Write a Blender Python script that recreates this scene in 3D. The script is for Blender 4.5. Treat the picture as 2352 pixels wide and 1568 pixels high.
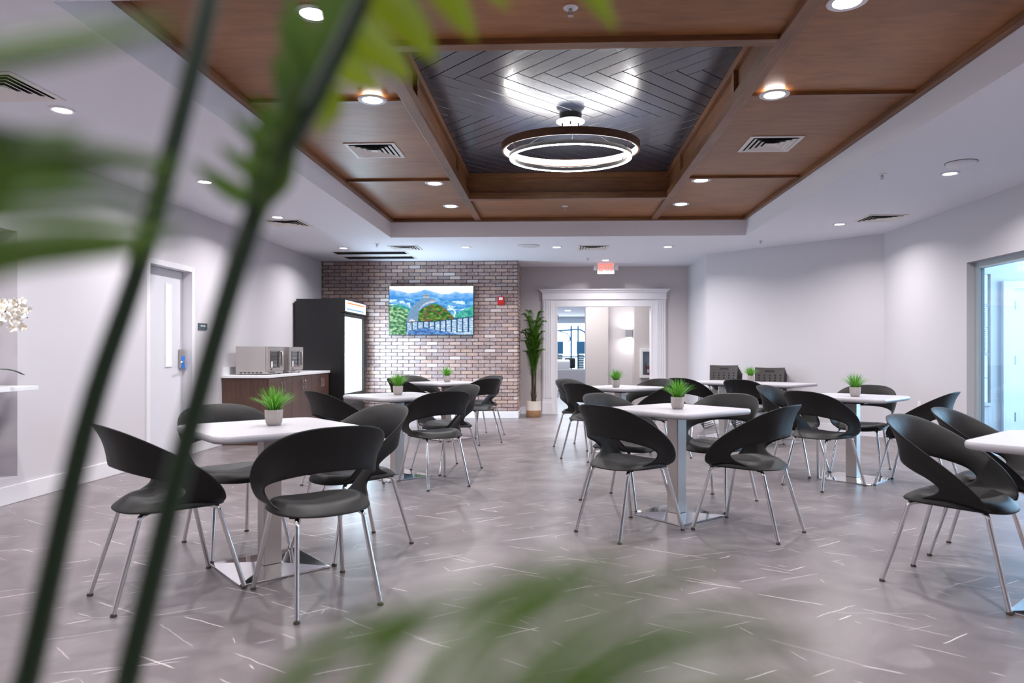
import bpy, bmesh, math, random
from math import sin, cos, pi, radians, sqrt, atan2, floor
from mathutils import Vector, Matrix
random.seed(7)
for o in list(bpy.data.objects): bpy.data.objects.remove(o)
SC = bpy.context.scene
COL = SC.collection

# ---------------------------------------------------------------- camera, world, exposure
cam_d = bpy.data.cameras.new('camera'); cam = bpy.data.objects.new('camera', cam_d); COL.objects.link(cam)
cam.location = (0, 0, 1.14); cam.rotation_euler = (pi/2, 0, math.atan(62/1600))
cam_d.sensor_width = 36; cam_d.lens = 1600/2352*36
cam_d.shift_x = -39/2352; cam_d.shift_y = 26/2352
cam_d.clip_start = 0.02; cam_d.clip_end = 200
cam_d.dof.use_dof = True; cam_d.dof.focus_distance = 5.4; cam_d.dof.aperture_fstop = cam_d.lens/9.5
SC.camera = cam
SC.view_settings.view_transform = 'Standard'; SC.view_settings.look = 'None'
SC.view_settings.exposure = 0.26; SC.view_settings.gamma = 1.0; SC.view_settings.use_curve_mapping = False
SC.cycles.max_bounces = 8; SC.cycles.diffuse_bounces = 4; SC.cycles.glossy_bounces = 4
SC.cycles.transparent_max_bounces = 12; SC.cycles.sample_clamp_indirect = 4.0
SC.cycles.caustics_reflective = False; SC.cycles.caustics_refractive = False
SC.cycles.use_denoising = True
world = bpy.data.worlds.new('world'); SC.world = world; world.use_nodes = True
world.node_tree.nodes['Background'].inputs[0].default_value = (0.68, 0.84, 1.0, 1)
world.node_tree.nodes['Background'].inputs[1].default_value = 1.6

def area(name, loc, rot, sx, sy, power, col=(1, 1, 1), shape='RECTANGLE', spread=180):
    l = bpy.data.lights.new(name, 'AREA'); l.shape = shape; l.size = sx; l.size_y = sy
    l.energy = power; l.color = col; l.spread = radians(spread)
    o = bpy.data.objects.new(name, l); COL.objects.link(o); o.location = loc; o.rotation_euler = rot
    return o
LAMP = (1.0, 0.965, 0.975)
DOWN_W = 23.0       # each recessed lamp
SKYC = (0.46, 0.74, 1.0)
area('entrance_daylight', (8.3, 8.0, 1.9), (0, radians(90), 0), 2.6, 2.8, 320, SKYC)
area('hall_light', (0.6, 14.2, 2.70), (0, 0, 0), 1.2, 1.2, 60, (1, 0.97, 0.95))
area('gym_light', (0.5, 22.5, 2.70), (0, 0, 0), 6.0, 12.0, 700, (0.75, 0.88, 1.0))

# ---------------------------------------------------------------- helpers
def lin(c):
    return tuple(((v/12.92) if v <= 0.04045 else ((v+0.055)/1.055)**2.4) for v in c)
def rgb(r, g, b): return lin((r/255, g/255, b/255)) + (1,)
MATS = {}
def mat(name, col, rough=0.5, metal=0.0, emit=None, es=0.0, spec=0.5, bump=None, var=None, coat=0, trans=0):
    """bump=(scale, strength, stretch), var=(scale, amount, stretch, darkcolor)"""
    m = bpy.data.materials.new(name); m.use_nodes = True; nt = m.node_tree; n = nt.nodes; L = nt.links
    p = n['Principled BSDF']
    p.inputs['Base Color'].default_value = col if len(col) == 4 else tuple(col)+(1,)
    p.inputs['Roughness'].default_value = rough; p.inputs['Metallic'].default_value = metal
    p.inputs['Specular IOR Level'].default_value = spec
    p.inputs['Coat Weight'].default_value = coat
    if trans: p.inputs['Transmission Weight'].default_value = trans
    if emit:
        p.inputs['Emission Color'].default_value = tuple(emit)[:3]+(1,); p.inputs['Emission Strength'].default_value = es
    def noise(scale, stretch, detail=4):
        tc = n.new('ShaderNodeTexCoord'); mp = n.new('ShaderNodeMapping')
        mp.inputs['Scale'].default_value = stretch
        L.new(tc.outputs['Object'], mp.inputs['Vector'])
        nz = n.new('ShaderNodeTexNoise'); nz.inputs['Scale'].default_value = scale; nz.inputs['Detail'].default_value = detail
        L.new(mp.outputs[0], nz.inputs['Vector']); return nz
    if var:
        nz = noise(var[0], var[2]); r = n.new('ShaderNodeValToRGB')
        r.color_ramp.elements[0].position = 0.5-var[1]; r.color_ramp.elements[1].position = 0.5+var[1]
        r.color_ramp.elements[0].color = var[3] if len(var[3]) == 4 else tuple(var[3])+(1,)
        r.color_ramp.elements[1].color = p.inputs['Base Color'].default_value
        L.new(nz.outputs[0], r.inputs[0]); L.new(r.outputs[0], p.inputs['Base Color'])
    if bump:
        nz = noise(bump[0], bump[2]); b = n.new('ShaderNodeBump'); b.inputs['Strength'].default_value = bump[1]
        b.inputs['Distance'].default_value = 0.01
        L.new(nz.outputs[0], b.inputs['Height']); L.new(b.outputs[0], p.inputs['Normal'])
    MATS[name] = m; return m

class MB:
    def __init__(s): s.v = []; s.f = []
    def box(s, x0, y0, z0, x1, y1, z1):
        b = len(s.v); s.v += [(x, y, z) for z in (z0, z1) for y in (y0, y1) for x in (x0, x1)]
        s.f += [tuple(b+i for i in q) for q in ((0, 2, 3, 1), (4, 5, 7, 6), (0, 1, 5, 4), (2, 6, 7, 3), (0, 4, 6, 2), (1, 3, 7, 5))]; return s
    def obox(s, c, ax, ay, az):
        """box from centre and three half-axis vectors"""
        b = len(s.v); c = Vector(c); ax, ay, az = Vector(ax), Vector(ay), Vector(az)
        s.v += [tuple(c+i*ax+j*ay+k*az) for k in (-1, 1) for j in (-1, 1) for i in (-1, 1)]
        s.f += [tuple(b+i for i in q) for q in ((0, 2, 3, 1), (4, 5, 7, 6), (0, 1, 5, 4), (2, 6, 7, 3), (0, 4, 6, 2), (1, 3, 7, 5))]; return s
    def prism(s, poly, z0, z1):
        n = len(poly); b = len(s.v)
        s.v += [(x, y, z0) for x, y in poly]+[(x, y, z1) for x, y in poly]
        s.f.append(tuple(b+i for i in reversed(range(n)))); s.f.append(tuple(b+n+i for i in range(n)))
        for i in range(n): j = (i+1) % n; s.f.append((b+i, b+j, b+n+j, b+n+i))
        return s
    def tube(s, pts, r, n=10, cap=True, closed=False):
        pts = [Vector(p) for p in pts]; N = len(pts); rr = r if isinstance(r, (list, tuple)) else [r]*N
        up = None; b = len(s.v)
        for i, p in enumerate(pts):
            if closed: t = (pts[(i+1) % N]-pts[i-1]).normalized()
            else: t = (pts[min(i+1, N-1)]-pts[max(i-1, 0)]).normalized()
            if up is None:
                up = Vector((0, 0, 1)) if abs(t.z) < 0.9 else Vector((1, 0, 0))
            x = t.cross(up).normalized(); y = x.cross(t).normalized(); up = y
            for k in range(n):
                a = 2*pi*k/n; s.v.append(tuple(p+rr[i]*(cos(a)*x+sin(a)*y)))
        for i in range(N if closed else N-1):
            i2 = (i+1) % N
            for k in range(n):
                k2 = (k+1) % n; s.f.append((b+i*n+k, b+i*n+k2, b+i2*n+k2, b+i2*n+k))
        if cap and not closed:
            s.f.append(tuple(b+k for k in reversed(range(n)))); s.f.append(tuple(b+(N-1)*n+k for k in range(n)))
        return s
    def lathe(s, prof, n=24, c=(0, 0, 0), capb=True, capt=True):
        b = len(s.v)
        for r, z in prof:
            for k in range(n): a = 2*pi*k/n; s.v.append((c[0]+r*cos(a), c[1]+r*sin(a), c[2]+z))
        for i in range(len(prof)-1):
            for k in range(n): k2 = (k+1) % n; s.f.append((b+i*n+k, b+i*n+k2, b+(i+1)*n+k2, b+(i+1)*n+k))
        if capb: s.f.append(tuple(b+k for k in reversed(range(n))))
        if capt: s.f.append(tuple(b+(len(prof)-1)*n+k for k in range(n)))
        return s
    def grid(s, rows):
        b = len(s.v); m = len(rows[0])
        for r in rows: s.v += [tuple(p) for p in r]
        for i in range(len(rows)-1):
            for j in range(m-1): s.f.append((b+i*m+j, b+i*m+j+1, b+(i+1)*m+j+1, b+(i+1)*m+j))
        return s
    def build(s, name, m, parent=None, smooth=False, bevel=0, seg=2, loc=None):
        me = bpy.data.meshes.new(name); me.from_pydata(s.v, [], s.f); me.update()
        bm = bmesh.new(); bm.from_mesh(me); bmesh.ops.recalc_face_normals(bm, faces=bm.faces)
        if bevel: bmesh.ops.bevel(bm, geom=[e for e in bm.edges if len(e.link_faces) == 2 and e.calc_face_angle(0) > 0.5], offset=bevel, segments=seg, affect='EDGES', profile=0.6)
        bm.to_mesh(me); bm.free()
        if smooth:
            me.shade_smooth(); me.set_sharp_from_angle(angle=radians(38))
        if m: me.materials.append(MATS[m] if isinstance(m, str) else m)
        o = bpy.data.objects.new(name, me); COL.objects.link(o)
        if parent: o.parent = parent
        if loc: o.location = loc
        return o
def shell(verts, faces, thick, sub=1, name='m'):
    """solidified, subdivided mesh evaluated once"""
    me = bpy.data.meshes.new(name); me.from_pydata(verts, [], faces); me.update()
    bm = bmesh.new(); bm.from_mesh(me); bmesh.ops.remove_doubles(bm, verts=bm.verts, dist=1e-5)
    bmesh.ops.recalc_face_normals(bm, faces=bm.faces); bm.to_mesh(me); bm.free()
    o = bpy.data.objects.new(name, me); COL.objects.link(o)
    if thick:
        d = o.modifiers.new('s', 'SOLIDIFY'); d.thickness = thick; d.offset = 0
    if sub:
        d = o.modifiers.new('u', 'SUBSURF'); d.levels = sub; d.render_levels = sub
    dg = bpy.context.evaluated_depsgraph_get(); dg.update()
    r = bpy.data.meshes.new_from_object(o.evaluated_get(dg)); bpy.data.objects.remove(o)
    r.shade_smooth(); r.name = name; return r
def link(name, me, m, parent=None):
    if not me.materials: me.materials.append(MATS[m])
    o = bpy.data.objects.new(name, me); COL.objects.link(o)
    if parent: o.parent = parent
    return o
def thing(name, label, cat, loc=(0, 0, 0), rz=0, group=None):
    o = bpy.data.objects.new(name, None); COL.objects.link(o); o.empty_display_size = 0.1
    o.location = loc; o.rotation_euler = (0, 0, rz); o['label'] = label; o['category'] = cat
    if group: o['group'] = group
    return o
def tag(o, label, cat, group=None, kind=None):
    o['label'] = label; o['category'] = cat
    if group: o['group'] = group
    if kind: o['kind'] = kind
    return o
def struct(o): o['kind'] = 'structure'; return o
def dup(root, loc, rz, label, group=None):
    r = root.copy(); COL.objects.link(r); r.location = loc; r.rotation_euler = (0, 0, rz); r['label'] = label
    if group: r['group'] = group
    for ch in list(root.children):
        c = ch.copy(); COL.objects.link(c); c.parent = r
        for g in list(ch.children):
            d = g.copy(); COL.objects.link(d); d.parent = c
    return r
def cr(pts, n):
    """Catmull-Rom through control points, n samples"""
    P = [Vector(p) for p in pts]; P = [2*P[0]-P[1]]+P+[2*P[-1]-P[-2]]; m = len(P)-3; out = []
    for i in range(n):
        t = i/(n-1)*m; k = min(int(t), m-1); t -= k; a, b, c, d = P[k:k+4]
        out.append(0.5*((2*b)+(c-a)*t+(2*a-5*b+4*c-d)*t*t+(3*b-a-3*c+d)*t**3))
    return out

# ---------------------------------------------------------------- materials
mat('wall_paint', rgb(203, 199, 204), 0.75, bump=(260, 0.05, (1, 1, 1)))
mat('wall_greige', rgb(198, 191, 192), 0.75)
mat('ceiling_paint', rgb(232, 232, 240), 0.85, bump=(180, 0.12, (1, 1, 1)))
mat('white_trim', rgb(226, 224, 229), 0.4)
mat('white_door', rgb(214, 213, 219), 0.42)
mat('black_plastic', rgb(19, 18, 18), 0.52, spec=0.32, bump=(700, 0.05, (1, 1, 1)))
mat('chrome', (0.72, 0.71, 0.71, 1), 0.09, 1.0)
mat('brushed_steel', (0.50, 0.46, 0.44, 1), 0.42, 1.0, bump=(60, 0.05, (1, 1, 12)))
mat('polished_steel', (0.74, 0.74, 0.75, 1), 0.10, 1.0)
mat('table_white', rgb(176, 173, 179), 0.38)
mat('rubber', rgb(60, 50, 42), 0.5)
def wood(name, c1, c2, rough, stretch, sc=3.0):
    m = mat(name, c1, rough, spec=0.4); n = m.node_tree.nodes; L = m.node_tree.links; p = n['Principled BSDF']
    tc = n.new('ShaderNodeTexCoord'); mp = n.new('ShaderNodeMapping'); mp.inputs['Scale'].default_value = stretch
    L.new(tc.outputs['Object'], mp.inputs[0])
    oi = n.new('ShaderNodeObjectInfo'); ad = n.new('ShaderNodeVectorMath'); ad.operation = 'ADD'
    ml = n.new('ShaderNodeMath'); ml.operation = 'MULTIPLY'; ml.inputs[1].default_value = 37.0
    L.new(oi.outputs['Random'], ml.inputs[0]); L.new(mp.outputs[0], ad.inputs[0]); L.new(ml.outputs[0], ad.inputs[1])
    nz = n.new('ShaderNodeTexNoise'); nz.inputs['Scale'].default_value = sc; nz.inputs['Detail'].default_value = 6; nz.inputs['Distortion'].default_value = 0.6
    L.new(ad.outputs[0], nz.inputs['Vector'])
    nz2 = n.new('ShaderNodeTexNoise'); nz2.inputs['Scale'].default_value = sc*0.35; nz2.inputs['Detail'].default_value = 3
    ad2 = n.new('ShaderNodeVectorMath'); ad2.operation = 'ADD'
    L.new(tc.outputs['Object'], ad2.inputs[0]); L.new(ml.outputs[0], ad2.inputs[1]); L.new(ad2.outputs[0], nz2.inputs['Vector'])
    r = n.new('ShaderNodeValToRGB'); r.color_ramp.elements[0].position = 0.32; r.color_ramp.elements[1].position = 0.68
    r.color_ramp.elements[0].color = c2; r.color_ramp.elements[1].color = c1
    mx = n.new('ShaderNodeMath'); mx.operation = 'MULTIPLY_ADD'; mx.inputs[1].default_value = 0.42
    sb = n.new('ShaderNodeMath'); sb.operation = 'MULTIPLY'; sb.inputs[1].default_value = 0.58
    L.new(nz2.outputs[0], sb.inputs[0]); L.new(nz.outputs[0], mx.inputs[0]); L.new(sb.outputs[0], mx.inputs[2])
    L.new(mx.outputs[0], r.inputs[0]); L.new(r.outputs[0], p.inputs['Base Color'])
    b = n.new('ShaderNodeBump'); b.inputs['Strength'].default_value = 0.08; b.inputs['Distance'].default_value = 0.005
    L.new(nz.outputs[0], b.inputs['Height']); L.new(b.outputs[0], p.inputs['Normal']); return m
wood('ceiling_wood_x', rgb(168, 114, 70), rgb(118, 76, 44), 0.42, (1.4, 6, 6))
wood('ceiling_wood_y', rgb(168, 114, 70), rgb(118, 76, 44), 0.42, (9, 1.2, 9))
wood('trim_wood_x', rgb(146, 100, 64), rgb(88, 54, 36), 0.38, (1.5, 14, 14))
wood('trim_wood_y', rgb(146, 100, 64), rgb(88, 54, 36), 0.38, (14, 1.5, 14))
wood('ring_wood', rgb(112, 78, 56), rgb(58, 38, 28), 0.5, (4, 4, 14), 6)
wood('cabinet_laminate', rgb(102, 74, 62), rgb(56, 38, 32), 0.42, (16, 16, 0.8), 4)
mat('ceiling_plank', rgb(50, 56, 72), 0.27, spec=0.8, bump=(5, 0.03, (1, 1, 1)), coat=0.1)
mat('plank_void', rgb(8, 8, 10), 0.8)
mat('lamp_lens', (1, 1, 1, 1), 0.4, emit=(0.95, 0.97, 1.0), es=14)
mat('led_strip', (1, 1, 1, 1), 0.4, emit=(0.95, 0.97, 1.0), es=40)
mat('led_warm', (1, 1, 1, 1), 0.4, emit=(1.0, 0.93, 0.88), es=16)
mat('dark_metal', rgb(40, 40, 44), 0.45, 0.6)
mat('grey_metal', rgb(96, 98, 104), 0.4, 0.7)
mat('vent_white', rgb(225, 220, 216), 0.45)
mat('vent_dark', rgb(18, 18, 20), 0.8)
mat('sprinkler_metal', rgb(170, 165, 165), 0.3, 0.8)
mat('fridge_black', rgb(13, 13, 16), 0.38)
mat('fridge_glow', (1, 1, 1, 1), 0.4, emit=(0.78, 0.93, 1.0), es=3.4)
mat('fridge_sign', (1, 1, 1, 1), 0.4, emit=(1.0, 1.0, 1.0), es=1.2)
mat('fridge_orange', rgb(235, 120, 60), 0.4, emit=rgb(240, 130, 70), es=0.9)
mat('fridge_blue', rgb(110, 150, 190), 0.4, emit=rgb(110, 160, 200), es=0.8)
mat('steel_matte', (0.48, 0.45, 0.43, 1), 0.36, 0.85)
mat('dark_glass', rgb(20, 26, 32), 0.06, spec=0.9)
mat('counter_white', rgb(235, 235, 238), 0.25)
mat('alarm_red', rgb(190, 22, 26), 0.35)
mat('blue_film', rgb(20, 120, 225), 0.35)
mat('sign_slate', rgb(72, 88, 98), 0.5)
mat('sign_text', rgb(235, 238, 240), 0.5)
mat('exit_white', rgb(225, 220, 220), 0.5, emit=(1, 0.75, 0.75), es=0.12)
mat('exit_red', rgb(220, 60, 50), 0.5, emit=(1.0, 0.14, 0.10), es=1.7)
mat('pot_concrete', rgb(188, 180, 176), 0.85, bump=(90, 0.4, (6, 6, 0.4)), var=(30, 0.3, (5, 5, 0.6), rgb(160, 152, 148)))
mat('soil', rgb(40, 34, 26), 0.9)
mat('grass_blade', rgb(112, 176, 58), 0.5, var=(60, 0.2, (1, 1, 0.6), rgb(64, 140, 36)))
mat('palm_leaf', rgb(96, 140, 52), 0.5, var=(8, 0.25, (1, 1, 1), rgb(48, 92, 34)))
mat('near_leaf_backlit', rgb(96, 126, 38), 0.45, var=(16, 0.2, (1, 1, 1), rgb(56, 90, 26)))  # top leaflets: yellow-green of light shining through is put into the colour
mat('near_leaf_frontlit', rgb(108, 138, 66), 0.5, var=(16, 0.2, (1, 1, 1), rgb(58, 92, 30)))  # same palm's other leaves, coloured without that backlit yellow
mat('palm_stem', rgb(24, 46, 22), 0.5)
mat('palm_trunk', rgb(40, 52, 30), 0.6, var=(20, 0.2, (1, 1, 0.4), rgb(70, 36, 26)))
mat('basket_white', rgb(222, 212, 202), 0.85, bump=(40, 0.6, (0.3, 0.3, 6)))
mat('basket_tan', rgb(190, 150, 112), 0.85, bump=(40, 0.8, (0.3, 0.3, 6)), var=(30, 0.3, (1, 1, 5), rgb(150, 108, 74)))
mat('petal', rgb(246, 240, 230), 0.6)
mat('petal_core', rgb(225, 190, 90), 0.6)
mat('stack_plastic', rgb(64, 60, 60), 0.5)
mat('black_wire', rgb(14, 14, 16), 0.3, 0.5)
mat('sofa_fabric', rgb(150, 142, 145), 0.9)
mat('cushion_grey', rgb(190, 184, 186), 0.9)
mat('cushion_black', rgb(16, 18, 24), 0.9)
mat('gym_blue', rgb(36, 84, 116), 0.35, 0.3)
mat('gym_weight', rgb(30, 62, 84), 0.45, 0.3)
mat('window_glow', (1, 1, 1, 1), 0.5, emit=(0.78, 0.92, 1.0), es=2.2)
mat('gym_wall', rgb(190, 198, 208), 0.8)
mat('sconce_metal', rgb(160, 162, 172), 0.4, 0.3)
mat('cabinet_white', rgb(238, 238, 240), 0.35)
mat('extinguisher_red', rgb(150, 34, 26), 0.35)
mat('hinge_metal', rgb(120, 122, 130), 0.35, 0.9)
mat('vest_paint', rgb(206, 202, 200), 0.7)
mat('slat_white', rgb(238, 240, 244), 0.5)
mat('frame_aluminium', rgb(176, 186, 190), 0.4, 0.2)
mat('tv_black', rgb(10, 10, 12), 0.3)
mat('mortar', rgb(96, 91, 92), 0.9, bump=(60, 0.4, (1, 1, 1)))

# thin architectural glass
g = bpy.data.materials.new('pane_glass'); g.use_nodes = True; nt = g.node_tree; nt.nodes.remove(nt.nodes['Principled BSDF'])
tr = nt.nodes.new('ShaderNodeBsdfTransparent'); tr.inputs[0].default_value = (0.90, 0.96, 1.0, 1)
gl = nt.nodes.new('ShaderNodeBsdfGlossy'); gl.inputs['Roughness'].default_value = 0.0
fr = nt.nodes.new('ShaderNodeFresnel'); fr.inputs[0].default_value = 1.5
ge = nt.nodes.new('ShaderNodeNewGeometry'); ma = nt.nodes.new('ShaderNodeMath'); ma.operation = 'MULTIPLY_ADD'; ma.inputs[1].default_value = 1/1.5-1.5; ma.inputs[2].default_value = 1.5
nt.links.new(ge.outputs['Backfacing'], ma.inputs[0]); nt.links.new(ma.outputs[0], fr.inputs[0])
mx = nt.nodes.new('ShaderNodeMixShader'); nt.links.new(fr.outputs[0], mx.inputs[0]); nt.links.new(tr.outputs[0], mx.inputs[1]); nt.links.new(gl.outputs[0], mx.inputs[2])
nt.links.new(mx.outputs[0], nt.nodes['Material Output'].inputs[0]); MATS['pane_glass'] = g

# floor: taupe stone-look sheet with printed pale veins that run along the two diagonals
def floor_material():
    m = mat('stone_floor', rgb(150, 140, 142), 0.34, spec=0.5); n = m.node_tree.nodes; L = m.node_tree.links; p = n['Principled BSDF']
    geo = n.new('ShaderNodeNewGeometry')
    def math_(op, a, b=None, c=None):
        x = n.new('ShaderNodeMath'); x.operation = op
        for i, v in enumerate((a, b, c)):
            if v is None: continue
            if isinstance(v, (int, float)): x.inputs[i].default_value = v
            else: L.new(v, x.inputs[i])
        return x.outputs[0]
    masks = []
    wob = n.new('ShaderNodeTexNoise'); wob.inputs['Scale'].default_value = 9; wob.inputs['Detail'].default_value = 3
    L.new(geo.outputs['Position'], wob.inputs['Vector'])
    for k, (ang, cs, amp, wd, ln) in enumerate([(45, .46, .35, .0036, .40), (-45, .42, .35, .0032, .42), (47, .60, .3, .0026, .45), (-43, .55, .3, .003, .36), (-20, .8, .9, .0026, .3), (70, .42, .9, .0024, .2)]):
        mp = n.new('ShaderNodeMapping'); mp.inputs['Rotation'].default_value = (0, 0, radians(ang)); mp.inputs['Scale'].default_value = (1/cs, 1/cs*1.7, 0)
        mp.inputs['Location'].default_value = (3.3*k+.37, 1.9*k+.11, 0)
        L.new(geo.outputs['Position'], mp.inputs[0])
        fl = n.new('ShaderNodeVectorMath'); fl.operation = 'FLOOR'; L.new(mp.outputs[0], fl.inputs[0])
        fc = n.new('ShaderNodeVectorMath'); fc.operation = 'FRACTION'; L.new(mp.outputs[0], fc.inputs[0])
        wn = n.new('ShaderNodeTexWhiteNoise'); wn.noise_dimensions = '2D'; L.new(fl.outputs[0], wn.inputs['Vector'])
        sw = n.new('ShaderNodeSeparateXYZ'); L.new(wn.outputs['Color'], sw.inputs[0])
        sf = n.new('ShaderNodeSeparateXYZ'); L.new(fc.outputs[0], sf.inputs[0])
        x = math_('SUBTRACT', sf.outputs[0], .5); y = math_('SUBTRACT', sf.outputs[1], .5)
        slope = math_('MULTIPLY', math_('SUBTRACT', sw.outputs[0], .5), amp)
        y2 = math_('ADD', math_('SUBTRACT', y, math_('MULTIPLY', x, slope)), math_('MULTIPLY', math_('SUBTRACT', sw.outputs[1], .5), .4))
        y3 = math_('ADD', y2, math_('MULTIPLY', math_('SUBTRACT', wob.outputs[0], .5), .05))
        d = math_('MULTIPLY', math_('ABSOLUTE', y3), cs/1.7)
        wv = math_('MULTIPLY', math_('ADD', math_('MULTIPLY', sw.outputs[2], .7), .3), wd)
        line = math_('SUBTRACT', 1.0, math_('DIVIDE', d, wv)); line = math_('MAXIMUM', line, 0.0)
        l2 = math_('MULTIPLY', math_('ADD', math_('MULTIPLY', sw.outputs[1], .7), .3), ln)
        endm = math_('MINIMUM', math_('MULTIPLY', math_('MAXIMUM', math_('SUBTRACT', l2, math_('ABSOLUTE', x)), 0.0), 14.0), 1.0)
        on = math_('MULTIPLY', math_('GREATER_THAN', sw.outputs[2], .42), math_('ADD', math_('MULTIPLY', sw.outputs[0], .7), .3))
        masks.append(math_('MULTIPLY', math_('MULTIPLY', line, endm), on))
    tot = masks[0]
    for q in masks[1:]: tot = math_('MAXIMUM', tot, q)
    tot = math_('MINIMUM', math_('MULTIPLY', tot, 1.25), .85)
    nz = n.new('ShaderNodeTexNoise'); nz.inputs['Scale'].default_value = 1.6; nz.inputs['Detail'].default_value = 8; nz.inputs['Roughness'].default_value = .62; nz.inputs['Distortion'].default_value = 1.2
    L.new(geo.outputs['Position'], nz.inputs['Vector'])
    r = n.new('ShaderNodeValToRGB'); r.color_ramp.elements[0].position = .3; r.color_ramp.elements[1].position = .7
    r.color_ramp.elements[0].color = rgb(98, 90, 92); r.color_ramp.elements[1].color = rgb(130, 122, 124); L.new(nz.outputs[0], r.inputs[0])
    mixc = n.new('ShaderNodeMix'); mixc.data_type = 'RGBA'; L.new(tot, mixc.inputs[0]); L.new(r.outputs[0], mixc.inputs[6]); mixc.inputs[7].default_value = rgb(232, 226, 226)
    L.new(mixc.outputs[2], p.inputs['Base Color'])
    b = n.new('ShaderNodeBump'); b.inputs['Strength'].default_value = .05; b.inputs['Distance'].default_value = .01; L.new(nz.outputs[0], b.inputs['Height']); L.new(b.outputs[0], p.inputs['Normal'])
floor_material()

# thin brick: a random tone for every brick from its place on the wall
BP, BH = 0.2035, 0.0637
def brick_material():
    m = mat('thin_brick', rgb(140, 112, 104), 0.85); n = m.node_tree.nodes; L = m.node_tree.links; p = n['Principled BSDF']
    geo = n.new('ShaderNodeNewGeometry'); s = n.new('ShaderNodeSeparateXYZ'); L.new(geo.outputs['Position'], s.inputs[0])
    def M(op, a, b=None):
        x = n.new('ShaderNodeMath'); x.operation = op
        for i, v in enumerate((a, b)):
            if v is None: continue
            if isinstance(v, (int, float)): x.inputs[i].default_value = v
            else: L.new(v, x.inputs[i])
        return x.outputs[0]
    row = M('FLOOR', M('DIVIDE', M('SUBTRACT', s.outputs[2], 0.125), BH))
    xx = M('ADD', M('ADD', s.outputs[0], s.outputs[1]), 8.0)
    colx = M('FLOOR', M('ADD', M('DIVIDE', M('SUBTRACT', xx, 16.0), BP), M('MULTIPLY', M('MODULO', row, 2.0), .5)))
    cb = n.new('ShaderNodeCombineXYZ'); L.new(row, cb.inputs[0]); L.new(colx, cb.inputs[1])
    wn = n.new('ShaderNodeTexWhiteNoise'); wn.noise_dimensions = '2D'; L.new(cb.outputs[0], wn.inputs['Vector'])
    r = n.new('ShaderNodeValToRGB'); cr_ = r.color_ramp
    cols = [(0, (136, 116, 112)), (.2, (160, 134, 128)), (.4, (150, 134, 136)), (.55, (172, 142, 130)), (.7, (162, 142, 140)), (.85, (180, 150, 136)), (1, (202, 190, 188))]
    cr_.elements[0].color = rgb(*cols[0][1]); cr_.elements[1].color = rgb(*cols[-1][1])
    for pos, c in cols[1:-1]: e = cr_.elements.new(pos); e.color = rgb(*c)
    L.new(wn.outputs[0], r.inputs[0])
    nz = n.new('ShaderNodeTexNoise'); nz.inputs['Scale'].default_value = 34; nz.inputs['Detail'].default_value = 6; L.new(geo.outputs['Position'], nz.inputs['Vector'])
    r2 = n.new('ShaderNodeValToRGB'); r2.color_ramp.elements[0].position = .52; r2.color_ramp.elements[1].position = .68
    r2.color_ramp.elements[0].color = (0, 0, 0, 1); r2.color_ramp.elements[1].color = (.55, .55, .55, 1); L.new(nz.outputs[0], r2.inputs[0])
    mx = n.new('ShaderNodeMix'); mx.data_type = 'RGBA'; L.new(r2.outputs[0], mx.inputs[0]); L.new(r.outputs[0], mx.inputs[6]); mx.inputs[7].default_value = rgb(196, 186, 184)
    L.new(mx.outputs[2], p.inputs['Base Color'])
    b = n.new('ShaderNodeBump'); b.inputs['Strength'].default_value = .5; b.inputs['Distance'].default_value = .004; L.new(nz.outputs[0], b.inputs['Height']); L.new(b.outputs[0], p.inputs['Normal'])
brick_material()

for nm_, tc_ in (('near_leaf_backlit', rgb(158, 176, 36)), ('palm_leaf', rgb(120, 170, 50)), ('grass_blade', rgb(110, 170, 50)), ('near_leaf_frontlit', rgb(96, 134, 36))):
    m = MATS[nm_]; nt = m.node_tree; p_ = nt.nodes['Principled BSDF']; t_ = nt.nodes.new('ShaderNodeBsdfTranslucent'); t_.inputs[0].default_value = tc_
    x_ = nt.nodes.new('ShaderNodeMixShader'); x_.inputs[0].default_value = .25 if nm_ != 'near_leaf_backlit' else .38
    nt.links.new(p_.outputs[0], x_.inputs[1]); nt.links.new(t_.outputs[0], x_.inputs[2]); nt.links.new(x_.outputs[0], nt.nodes['Material Output'].inputs[0])

# ================================================================ SETTING
HC, HW, HP = 2.745, 3.0, 3.275
struct(MB().box(-7, -3.6, -.1, 9.5, 31.5, 0).build('floor', 'stone_floor'))
# left wall with the shelf niche and the door opening
w = MB(); X0, X1 = -4.36, -4.12
w.box(X0, -3.6, 0, X1, 3.9, 2.9).box(X0, 3.9, 0, X1, 5.177, .2).box(X0, 3.9, 2.07, X1, 5.177, 2.9).box(X0, 3.9, .2, -4.27, 5.177, 2.07)
w.box(X0, 5.177, 0, X1, 6.86, 2.9).box(X0, 6.86, 2.095, X1, 7.76, 2.9).box(X0, 7.76, 0, X1, 13.2, 2.9)
struct(w.build('wall_left', 'wall_paint'))
w = MB(); w.box(4.42, -3.6, 0, 4.6, 4.5, 2.9).box(4.42, 4.5, 2.11, 4.6, 7.68, 2.9).box(4.42, 7.68, 0, 4.6, 9.565, 2.9)
struct(w.build('wall_right', 'wall_paint'))
struct(MB().prism([(2.45, 11.47), (4.42, 9.565), (4.6, 9.565), (4.6, 9.72), (2.6, 11.62)], 0, 2.9).build('wall_corner', 'wall_paint'))
struct(MB().prism([(2.45, 11.47), (2.6, 11.62), (2.6, 13.0), (2.45, 13.0)], 0, 2.9).build('wall_alcove', 'wall_paint'))
w = MB(); w.box(-.67, 13.0, 0, -.0, 13.16, 2.9).box(0, 13.0, 2.03, 1.785, 13.16, 2.9).box(1.785, 13.0, 0, 2.6, 13.16, 2.9)
struct(w.build('wall_exit', 'wall_greige'))
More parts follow.
